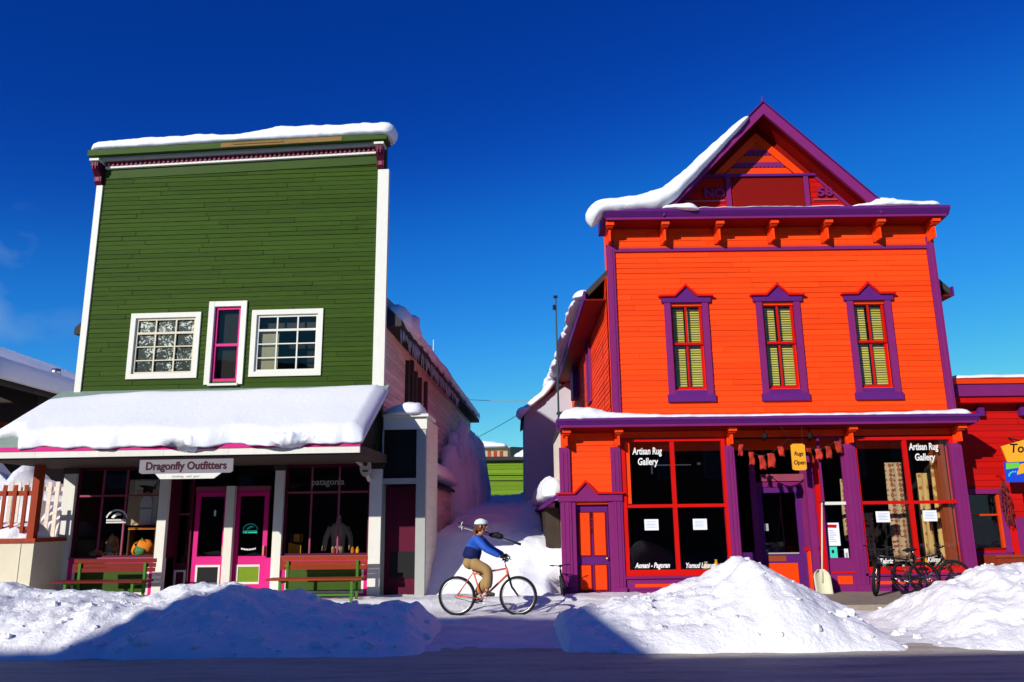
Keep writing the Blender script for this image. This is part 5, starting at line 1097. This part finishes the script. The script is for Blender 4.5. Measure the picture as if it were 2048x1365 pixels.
# garland of red cloth pieces
x0, x1 = p3[1]+.05, p4[0]-.05
gd = fthing(O, 'cloth_garland', 'sagging garland of faded red cloth pieces across the orange shop entrance', 'garland')
MB().path([(x0+(x1-x0)*t/16, -.12, 3.34-.35*math.sin(math.pi*min(1, max(0, (t/16)/.48)))*(t < 8)-.22*math.sin(math.pi*((t/16)-.5)/.5)*(t >= 8)) for t in range(17)], .012, 6).build('cord', 'black', gd)
for i in range(11):
    u = (i+.5)/11
    if .46 < u < .60: continue
    x = x0+(x1-x0)*u; zz = 3.34-(.35*math.sin(math.pi*u/.48) if u < .5 else .22*math.sin(math.pi*(u-.5)/.5)); w = random.uniform(.10, .17); h = random.uniform(.2, .34); sk = random.uniform(-.06, .06)
    b = MB(); n = 6; vs = []
    for a in range(n+1):
        for c_ in range(4): vs.append((x-w/2+w*c_/3+sk*a/n, -.13+.025*math.sin(a*1.1+c_*1.7+i), zz-h*a/n*(1-.1*(c_ == 1))))
    b.add(vs, [(a*4+c_, a*4+c_+1, (a+1)*4+c_+1, (a+1)*4+c_) for a in range(n) for c_ in range(3)])
    o = b.build('cloth_piece', 'cloth_red', gd, True); md = o.modifiers.new('thick', 'SOLIDIFY'); md.thickness = .01
# two dark spotlights under the cornice
for px, lb in ((1531, 'black spotlight left of the yellow hanging sign'), (1622, 'black spotlight right of the yellow hanging sign')):
    x, z = O.A(px, 872, -.3); t = fthing(O, 'spotlight', lb, 'spotlight', 'spotlights under the lower cornice'); MB().tube((x, -.3, z+.02), (x+.02, -.12, z-.06), .055, .04, 12).build('head', 'black', t, True); MB().tube((x, -.22, z), (x, -.22, 3.58), .012).build('stem', 'black', t)
# rugs and pottery inside
def rug(name, x0, x1, z0, z1, d, m, label, lean=0):
    t = fthing(O, 'rug', label, 'rug'); b = MB(); n = 10; vs = []; 
    for a in range(n+1):
        for c_ in range(7): vs.append((x0+(x1-x0)*c_/6, d+.03*math.sin(c_*2.1+a*.25)+lean*a/n, z1-(z1-z0)*a/n))
    b.add(vs, [(a*7+c_, a*7+c_+1, (a+1)*7+c_+1, (a+1)*7+c_) for a in range(n) for c_ in range(6)]); o = b.build('pile', m, t, True); md = o.modifiers.new('thick', 'SOLIDIFY'); md.thickness = .02
    b = MB()
    for k in range(14): xx = x0+(x1-x0)*(k+.5)/14; b.box(xx-.006, xx+.006, d+lean-.01, d+lean+.01, z0-.05, z0)
    b.build('fringe', 'tan2', t)
def RX(px, py, d): return O.A(px, py, d)
rug('rug', RX(1772, 960, .6)[0], RX(1806, 960, .6)[0], wb_[2]+.25, 2.85, .6, 'rug1', 'narrow rust patterned rug hanging left of the mullion in the right window')
rug('rug', RX(1832, 960, .45)[0], RX(1855, 960, .45)[0], wb_[2]+.35, 2.6, .45, 'rug2', 'narrow golden rug hanging right of the mullion in the right window')
rug('rug', RX(1864, 960, .35)[0], RX(1893, 960, .35)[0], wb_[2]+.05, 2.95, .35, 'rug2', 'wide golden rug at the right side of the right window')
rug('rug', RX(1727, 1040, .7)[0], RX(1745, 1040, .7)[0], wb_[2]+.25, 1.75, .7, 'rug1', 'small dark red rug at the left side of the right window')
rug('rug', RX(1684, 1040, .7)[0], RX(1700, 1040, .7)[0], 1.2, 2.5, .6, 'rug1', 'rust rug edge behind the notice window beside the entrance')
MB().box(7.15, 7.33, .14, .5, wb_[2]+.05, wb_[3]).build('window_reveal', 'rust', ob)
def pot(px, r, h, m, label, base, d=.35):
    x, z = O.A(px, 1120, d); t = fthing(O, 'pottery_jar', label, 'jar', 'pottery on the window shelf')
    pr_ = [(0, .6), (.15, .9), (.4, 1), (.65, .8), (.82, .45), (.9, .42), (1, .6)]
    loft('jar_body', M[m], [[(x+r*w*math.cos(a), d+r*w*math.sin(a), base+h*z_) for a in [k*math.pi/7 for k in range(14)]] for z_, w in pr_], t)
bs = wb_[2]+.045
for px, r, h, m, lb in ((1745, .05, .12, 'yellow', 'small yellow jar at the left of the right window'), (1768, .04, .2, 'greywhite', 'pale slim jar beside the small yellow jar'), (1806, .05, .10, 'white', 'little white jar left of the mullion in the right window'), (1832, .07, .13, 'tan2', 'round tan jar right of the mullion in the right window'), (1850, .09, .26, 'yellow', 'tall golden jar in the right window'), (1876, .08, .18, 'tan', 'tan jar under the golden rug in the right window')): pot(px, r, h, m, lb, bs)
bs2 = wa[2]+.065
for px, r, h, m, lb in ((1412, .08, .2, 'tan', 'squat tan jar in the left window of the orange shop'), (1432, .06, .24, 'yellow', 'slim yellow jar in the left window of the orange shop'), (1442, .05, .16, 'white', 'small white jar at the right end of the left window')): pot(px, r, h, m, lb, bs2)
# ceiling light track inside
t = fthing(O, 'light_track', 'thin white ceiling light track inside the left window of the orange shop', 'light fixture'); x0, z = O.A(1302, 931, 1.0); x1, _ = O.A(1382, 931, 1.0)
MB().box(x0, x1, 1.0, 1.03, z-.01, z+.012).build('rail', 'white_text', t); MB().box(x0, x0+.03, .99, 1.02, z-.2, z-.02).box(x1+.15, x1+.22, .99, 1.04, z, z+.05).build('lamp_head', 'white_text', t)
# snow shovel
sv = thing('snow_shovel', 'pale scoop snow shovel with a long handle leaning beside the orange shop entrance', 'shovel', (0, 17.0, 0))
x, z = W.A(1645, 1150, 17.0); w_ = .17
b = MB(); n = 8; vs = []
for a in range(n+1):
    u = a/n; zz = .10+(z+.1-.10)*u; ww = w_*(1 if u < .7 else math.sqrt(max(0.02, 1-((u-.7)/.32)**2)))
    for c_ in range(7): s = c_/6*2-1; vs.append((x+s*ww, .08*s*s*-1+.03+.10*u, zz))
b.add(vs, [(a*7+c_, a*7+c_+1, (a+1)*7+c_+1, (a+1)*7+c_) for a in range(n) for c_ in range(6)])
o = b.build('scoop', 'shovel', sv, True); md = o.modifiers.new('thick', 'SOLIDIFY'); md.thickness = .012
xt, zt2 = W.A(1646, 1005, 17.3); MB().tube((x, .06, .35), (xt, .36, zt2), .018, .016, 8).build('handle', 'cream', sv, True); MB().tube((xt-.06, .36, zt2), (xt+.06, .36, zt2), .016).build('grip', 'black', sv, True)
# ================================================================== BENCHES
def make_bench(label, slat, L=2.0):
    t = thing('slatted_bench', label, 'bench', group='slatted benches in front of the green shop')
    for i, z in enumerate((.66, .75, .84)): MB().box(-L/2+.02, L/2-.02, .26+i*.02, .29+i*.02, z-.04, z+.042).build('back_slat', slat, t)
    for i in range(4): MB().box(-L/2-.10, L/2-.0, -.27+i*.125, -.27+i*.125+.11, .44, .475).build('seat_slat', slat, t)
    for x in (-L/2+.18, L/2-.22):
        MB().box(x-.025, x+.025, -.22, -.18, 0, .44).build('leg', 'bench_green', t); MB().box(x-.025, x+.025, .24, .28, 0, .80).build('leg', 'bench_green', t)
        MB().box(x-.02, x+.02, -.18, .24, .38, .42).build('bracket', 'bench_green', t)
    MB().box(-L/2+.18, L/2-.22, -.0, .035, .12, .16).build('stretcher', 'bench_green', t)
    return t
for (pxl, pxr, lab, m, Y) in ((132, 305, 'oxblood slatted bench with green legs left of the magenta doors', 'bench_red', 16.75), (552, 733, 'russet slatted bench with green legs right of the magenta doors', 'bench_red2', 16.75)):
    x0 = W.A(pxl, 1135, Y)[0]; x1 = W.A(pxr, 1135, Y)[0]; t = make_bench(lab, m, x1-x0); t.location = ((x0+x1)/2, Y-.1, .12); t.rotation_euler = (0, 0, R(-2))

# ================================================================== BICYCLES
def make_bike(label, col, steer=0, wb=1.10, wr=.345, tr=.023, basket=False, bars='flat', name='bicycle'):
    t = thing(name, label, 'bicycle'); rx, fx = -wb/2, wb/2; BB = Vector((-.10, 0, .29))
    st = Vector((-.27, 0, .80)); ht = Vector((.345, 0, .84)); hb = Vector((.385, 0, .70)); ra = Vector((rx, 0, wr)); fa = Vector((fx, 0, wr))
    f = MB(); f.tube(st, BB, .016).tube(ht, hb, .022).tube(hb+Vector((-.01, 0, .02)), BB, .020).tube(ht+Vector((-.0, 0, -.02)), st+Vector((.01, 0, -.08)), .016)
    for s in (-1, 1): f.tube(st+Vector((0, 0, -.06)), ra+Vector((0, s*.05, 0)), .009).tube(BB, ra+Vector((0, s*.05, 0)), .010)
    f.build('frame', col, t, True)
    MB().tube(st, st+Vector((-.03, 0, .10)), .013).build('seat_post', 'steel', t, True)
    MB().ball(st+Vector((-.05, 0, .12)), .13, .06, .03, 14, 8).ball(st+Vector((-.12, 0, .125)), .06, .085, .03, 12, 8).build('saddle', 'black', t, True)
    MB().ring(BB+Vector((0, -.05, 0)), (0, 1, 0), .085, .006, 28, 6).tube(BB+Vector((0, -.06, 0)), BB+Vector((0, .06, 0)), .022).build('chainring', 'steel', t, True)
    MB().tube(BB+Vector((0, -.07, 0)), BB+Vector((.15, -.08, .07)), .010).build('crank_arm', 'steel', t, True); MB().tube(BB+Vector((0, .07, 0)), BB+Vector((-.15, .08, -.07)), .010).build('crank_arm', 'steel', t, True)
    for p, s in ((Vector((.15, -.13, .07)), 1), (Vector((-.15, .13, -.07)), 1)): q = BB+p; MB().box(q.x-.045, q.x+.045, q.y-.05, q.y+.05, q.z-.012, q.z+.012).build('pedal', 'black', t)
    MB().path([BB+Vector((0, -.05, .085)), ra+Vector((.0, -.05, .035)), ra+Vector((-.035, -.05, 0)), ra+Vector((0, -.05, -.035)), BB+Vector((0, -.05, -.085))], .005, 5).build('chain', 'black', t)
    # front end: fork, wheel and bars turn together about the head tube
    axd = (ht-hb).normalized(); Rm = Matrix.Translation(hb) @ Matrix.Rotation(steer, 4, axd) @ Matrix.Translation(-hb)
    def turned(o): o.data.transform(Rm); return o
    fk = MB().tube(hb+Vector((.0, 0, -.0)), hb+Vector((.012, 0, -.05)), .022)
    for s in (-1, 1): fk.path([hb+Vector((.012, s*.045, -.04)), hb+Vector((.06, s*.05, -.2)), fa+Vector((0, s*.05, 0))], [.014, .012, .009], 8)
    fk.tube(hb+Vector((.012, -.05, -.04)), hb+Vector((.012, .05, -.04)), .016)
    turned(fk.build('fork', 'black' if col == 'frame_o' else col, t, True))
    top = ht+axd*.10
    hbm = MB().tube(ht, top, .014).tube(top, top+Vector((.06, 0, .02)), .014)
    c = top+Vector((.06, 0, .02)); hbm.path([c+Vector((-.05, -.30, .03)), c+Vector((-.02, -.16, .03)), c+Vector((0, -.05, 0)), c+Vector((0, .05, 0)), c+Vector((-.02, .16, .03)), c+Vector((-.05, .30, .03))], .012, 8)
    hh = turned(hbm.build('handlebar', 'steel' if col == 'frame_o' else 'black', t, True))
    for s in (-1, 1):
        g = turned(MB().tube(c+Vector((-.033, s*.20, .03)), c+Vector((-.052, s*.31, .03)), .017, .017, 8).tube(c+Vector((.0, s*.17, .025)), c+Vector((.04, s*.25, -.0)), .006).build('grip', 'black', hh, True))
    for ax_c, turn in ((ra, False), (fa, True)):
        w = MB().ring(ax_c, (0, 1, 0), wr-tr, tr, 48, 8).build('wheel', 'black', t, True)
        rm = MB().ring(ax_c, (0, 1, 0), wr-.052, .010, 48, 6).build('rim', 'steel', w, True)
        sp_ = MB()
        for i in range(28):
            a = 2*math.pi*i/28; s = .025 if i % 2 else -.025; sp_.tube(ax_c+Vector((.02*math.cos(a+.6), s, .02*math.sin(a+.6))), ax_c+Vector(((wr-.055)*math.cos(a), 0, (wr-.055)*math.sin(a))), .0014, .0014, 4)
        sp_.tube(ax_c+Vector((0, -.05, 0)), ax_c+Vector((0, .05, 0)), .018)
        spk = sp_.build('spokes', 'steel', w)
        if turn:
            for o in (w, rm, spk): turned(o)
    if basket:
        b = MB()
        for k in range(4): z = .80+k*.06; b.tube((.50, -.14, z), (.75, -.14, z), .005).tube((.50, .14, z), (.75, .14, z), .005).tube((.50, -.14, z), (.50, .14, z), .005).tube((.75, -.14, z), (.75, .14, z), .005)
        for k in range(6): x = .5+k*.05; b.tube((x, -.14, .80), (x, -.14, .98), .004).tube((x, .14, .80), (x, .14, .98), .004)
        turned(b.build('basket', 'black', t))
    return t
rb_ = make_bike('orange framed bicycle ridden across the snow between the two shops', 'frame_o', 0, 1.12)
BP = Vector((-.50, 14.98, 0)); BY = R(-7)
rb_.location = (BP.x, BP.y, .012); rb_.rotation_euler = (0, 0, BY)
pk = [('black bicycle with front wheel turned, leaning below the right shop window', 'frame_k', R(55), 6.0+.72, 16.45, R(184), 9, 1800), ('black bicycle standing behind the turned one, its rear wheel nearest the right snow pile', 'frame_k', R(-20), 0, 16.75, R(7), 6, 1862)]
for lab, col, st_, _, Y, rz, lean, px in pk:
    b_ = make_bike(lab, col, st_, tr=.034); b_.scale = (.95, .95, .95); b_.location = (W.A(px, 1150, Y)[0], Y, .13); b_.rotation_euler = (R(-lean) if abs(rz) < 1 else R(lean), 0, rz)
b_ = make_bike('small dark bicycle seen end on at the left edge of the door numbered 109', 'frame_k', R(10), tr=.03); b_.scale = (.68, .68, .68); b_.location = (W.A(1130, 1150, 16.75)[0]+.0, 17.25, .10); b_.rotation_euler = (R(6), 0, R(-95))

# ================================================================== CYCLIST
def skin_mesh(name, V, E_, root, m, parent, sub=2, mirror=False, mod=None):
    names = list(V); idx = {k: i for i, k in enumerate(names)}
    me = bpy.data.meshes.new(name); me.from_pydata([V[k][0] for k in names], [(idx[a], idx[b]) for a, b in E_], []); me.update()
    o = bpy.data.objects.new(name, me); C.objects.link(o)
    sk = o.modifiers.new('skin', 'SKIN'); sk.use_smooth_shade = True
    if not me.skin_vertices: me.skin_vertices.new() if hasattr(me.skin_vertices, 'new') else None
    for k in names:
        sv = me.skin_vertices[0].data[idx[k]]; r = V[k][1]; sv.radius = (r, r) if not isinstance(r, tuple) else r; sv.use_root = (k == root)
    ss = o.modifiers.new('sub', 'SUBSURF'); ss.levels = sub; ss.render_levels = sub
    dg = bpy.context.evaluated_depsgraph_get(); nm = bpy.data.meshes.new_from_object(o.evaluated_get(dg)); nm.name = name
    bpy.data.objects.remove(o)
    nm.materials.clear(); nm.materials.append(M[m]); nm.polygons.foreach_set('use_smooth', [True]*len(nm.polygons))
    at = nm.attributes.new('var', 'FLOAT', 'FACE'); at.data.foreach_set('value', [.5]*len(nm.polygons))
    o = bpy.data.objects.new(name, nm); C.objects.link(o); o.parent = parent; return o
pe_ = thing('person', 'cyclist in blue jacket, khaki trousers and white helmet on the orange bicycle', 'person', (BP.x, BP.y, .012), BY)
hip = Vector((-.33, 0, .96)); 
J = dict(pelvis=((-.32, 0, .97), .095), waist=((-.29, 0, 1.10), .10), chest=((-.225, 0, 1.23), (.13, .155)), ushould=((-.165, 0, 1.345), (.10, .12)), neck=((-.125, 0, 1.43), .052), jaw=((-.09, 0, 1.505), .062), head=((-.10, 0, 1.585), .090), crown=((-.11, 0, 1.655), .070))
for s, n in ((-1, 'R'), (1, 'L')):
    J['sh'+n] = ((-.165, s*.18, 1.345), .062); J['el'+n] = ((.02, s*.26, 1.17), .045); J['wr'+n] = ((.27, s*.27, 1.045), .024)
    J['pa'+n] = ((.335, s*.27, 1.015), (.012, .022))
    J['hp'+n] = ((-.31, s*.09, .92), .08)
J['knR'] = ((.05, -.13, .80), .062); J['anR'] = ((.01, -.12, .44), .042); J['heR'] = ((-.02, -.12, .385), .036); J['toR'] = ((.15, -.13, .375), .032)
J['knL'] = ((-.00, .13, .66), .062); J['anL'] = ((-.22, .12, .33), .042); J['heL'] = ((-.26, .12, .27), .036); J['toL'] = ((-.11, .13, .245), .032)
E0 = [('pelvis', 'waist'), ('waist', 'chest'), ('chest', 'ushould'), ('ushould', 'neck'), ('neck', 'jaw'), ('jaw', 'head'), ('head', 'crown')]
for n in 'RL': E0 += [('ushould', 'sh'+n), ('sh'+n, 'el'+n), ('el'+n, 'wr'+n), ('wr'+n, 'pa'+n), ('pelvis', 'hp'+n), ('hp'+n, 'kn'+n), ('kn'+n, 'an'+n), ('an'+n, 'he'+n), ('he'+n, 'to'+n)]
body = skin_mesh('body', J, E0, 'pelvis', 'skin', pe_)
def sub(names, grow): return {k: (J[k][0], tuple(r+grow for r in J[k][1]) if isinstance(J[k][1], tuple) else J[k][1]+grow) for k in names}
jk = sub(['pelvis', 'waist', 'chest', 'ushould', 'shR', 'elR', 'wrR', 'shL', 'elL', 'wrL'], .022); jk['pelvis'] = ((-.32, 0, .955), (.155, .175)); jk['waist'] = ((-.29, 0, 1.10), (.14, .155)); jk['neck0'] = ((-.14, 0, 1.41), .066); jk['wrR'] = ((.275, -.27, 1.045), .045); jk['wrL'] = ((.275, .27, 1.045), .045)
skin_mesh('jacket', jk, [('pelvis', 'waist'), ('waist', 'chest'), ('chest', 'ushould'), ('ushould', 'neck0'), ('ushould', 'shR'), ('shR', 'elR'), ('elR', 'wrR'), ('ushould', 'shL'), ('shL', 'elL'), ('elL', 'wrL')], 'pelvis', 'jblue', pe_)
# darker vest-like side and back of the jacket
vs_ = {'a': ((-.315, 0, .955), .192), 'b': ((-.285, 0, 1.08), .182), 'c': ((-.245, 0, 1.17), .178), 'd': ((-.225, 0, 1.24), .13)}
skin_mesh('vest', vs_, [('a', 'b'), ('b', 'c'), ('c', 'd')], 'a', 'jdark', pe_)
tr_ = sub(['hpR', 'knR', 'hpL', 'knL'], .028); tr_['tw'] = ((-.30, 0, 1.12), (.11, .13)); tr_['pelvis'] = ((-.325, 0, .975), (.135, .165))
for n in 'RL':
    a_ = J['an'+n][0]; k_ = J['kn'+n][0]; c = tuple(k_[i]*.45+a_[i]*.55 for i in range(3)); tr_['cf'+n] = (c, .100); tr_['cu'+n] = (tuple(a_[i]+(.02 if i == 2 else 0) for i in range(3)), .088)
    tr_['kn'+n] = (J['kn'+n][0], .100); tr_['hp'+n] = ((-.27, (-1 if n == 'R' else 1)*.095, .915), (.115, .115))
skin_mesh('trousers', tr_, [('tw', 'pelvis'), ('pelvis', 'hpR'), ('hpR', 'knR'), ('knR', 'cfR'), ('cfR', 'cuR'), ('pelvis', 'hpL'), ('hpL', 'knL'), ('knL', 'cfL'), ('cfL', 'cuL')], 'pelvis', 'khaki', pe_)
MB().ball((-.315, 0, .925), .135, .185, .12, 20, 12, .06).build('trousers_seat', 'khaki', pe_, True)
for n in 'RL':
    he, to = Vector(J['he'+n][0]), Vector(J['to'+n][0]); skin_mesh('shoe', {'a': (he+Vector((-.01, 0, .01)), .045), 'b': ((he+to)/2+Vector((0, 0, .005)), .043), 'c': (to+Vector((.01, 0, -.0)), .036), 'd': (he+Vector((.01, 0, .07)), .045)}, [('a', 'b'), ('b', 'c'), ('a', 'd')], 'a', 'shoe', pe_)
    s = -1 if n == 'R' else 1
    g = {'p0': ((.262, s*.27, 1.055), .042), 'p1': ((.32, s*.27, 1.035), (.024, .042))}; ee = [('p0', 'p1')]
    for k in range(4):   # fingers curl over the bar
        yy = s*.27+(k-1.5)*.022; L = (.9, 1, .97, .8)[k]
        g['a%d' % k] = ((.35, yy, 1.030), .0115); g['b%d' % k] = ((.35+.036*L, yy, 1.008), .0100); g['c%d' % k] = ((.35+.034*L, yy, .975), .009); g['d%d' % k] = ((.352, yy, .965), .008)
        ee += [('p1', 'a%d' % k), ('a%d' % k, 'b%d' % k), ('b%d' % k, 'c%d' % k), ('c%d' % k, 'd%d' % k)]
    g['t0'] = ((.31, s*.27-s*.045, 1.02), .012); g['t1'] = ((.345, s*.27-s*.055, .99), .0105); g['t2'] = ((.365, s*.27-s*.045, .972), .009); ee += [('p1', 't0'), ('t0', 't1'), ('t1', 't2')]
    skin_mesh('glove', g, ee, 'p0', 'glove', pe_, 1)
# face, hair, helmet
hc = Vector((-.10, 0, 1.58))
fc = MB().ball(hc+Vector((.092, 0, -.015)), .022, .016, .028, 10, 8).ball(hc+Vector((.075, 0, -.085)), .02, .025, .016, 10, 6); fc.build('nose_and_chin', 'skin', pe_, True)
MB().ball(hc+Vector((.080, -.033, .012)), .012, .014, .010, 8, 6).ball(hc+Vector((.080, .033, .012)), .012, .014, .010, 8, 6).build('sunglasses', 'black', pe_, True)
MB().ball(hc+Vector((.086, 0, -.052)), .008, .024, .007, 8, 6).build('mouth', 'cloth_red', pe_, True)
MB().ball(hc+Vector((-.01, -.090, -.01)), .018, .010, .028, 8, 6).ball(hc+Vector((-.01, .090, -.01)), .018, .010, .028, 8, 6).build('ears', 'skin', pe_, True)
b = MB().ball(hc+Vector((-.035, 0, -.02)), .085, .092, .10, 14, 10, .3)
for i in range(16):
    y = -.07+.14*i/15; b.path([hc+Vector((-.08, y, 0)), hc+Vector((-.115, y*1.1, -.08)), hc+Vector((-.10+random.uniform(-.03, .02), y*1.3, -.16)), hc+Vector((-.12+random.uniform(-.03, .03), y*1.3, -.22))], [.018, .02, .017, .006], 6)
b.build('hair', 'hair', pe_, True)
b = MB(); vs = []; n, m_ = 20, 8
hm = hc+Vector((-.012, 0, .035))
for j in range(m_+1):
    t = math.pi*.53*j/m_
    for i in range(n):
        p = 2*math.pi*i/n; k = 1+.03*math.cos(6*p)*math.sin(t); vs.append(hm+Vector((math.sin(t)*math.cos(p)*.128*k, math.sin(t)*math.sin(p)*.105*k, math.cos(t)*.105)))
b.add(vs, [(j*n+i, (j+1)*n+i, (j+1)*n+(i+1) % n, j*n+(i+1) % n) for j in range(m_) for i in range(n)])
o = b.build('helmet', 'helmet', pe_, True); md = o.modifiers.new('thick', 'SOLIDIFY'); md.thickness = .018
vt = MB()
for k in (-1, 0, 1): vt.path([hm+Vector((.09, k*.03, .075)), hm+Vector((.0, k*.04, .109)), hm+Vector((-.08, k*.03, .085))], .008, 6)
vt.build('helmet_vents', 'black', o, True)
MB().path([hm+Vector((.02, -.10, 0)), hc+Vector((.03, -.065, -.07)), hc+Vector((.055, 0, -.105)), hc+Vector((.03, .065, -.07)), hm+Vector((.02, .10, 0))], .005, 5).build('helmet_strap', 'black', o, True)
# ski poles slung across the shoulders
sp2 = thing('ski_poles', 'pair of dark ski poles with pale baskets slung behind the rider at shoulder height', 'ski poles', (BP.x, BP.y, .012), BY)
for k, (dz_, dy) in enumerate(((0, .20), (-.035, .23))):
    a = Vector((-.58, dy, 1.64+dz_*2)); b_ = Vector((.60, dy-.04, 1.24+dz_*.3))
    pl_ = MB().tube(a, b_, .010, .010, 8).build('pole', 'grey' if k else 'black', sp2, True)
    dd_ = (b_-a).normalized(); MB().tube(a+dd_*.07, a+dd_*.085, .045, .045, 12).build('basket', 'white', pl_, True)
    MB().tube(b_-dd_*.12, b_, .017, .02, 8).build('grip', 'black', pl_, True)
hb2 = MB().ball((.12, .20, 1.41), .12, .055, .05, 14, 8, .3).ball((.20, .19, 1.385), .08, .05, .05, 12, 8, .2); hb2.build('rolled_bag', 'black', sp2, True)
MB().path([(-.28, .12, 1.50), (-.20, .17, 1.42), (-.17, .0, 1.44)], .012, 6).build('strap', 'black', sp2, True)
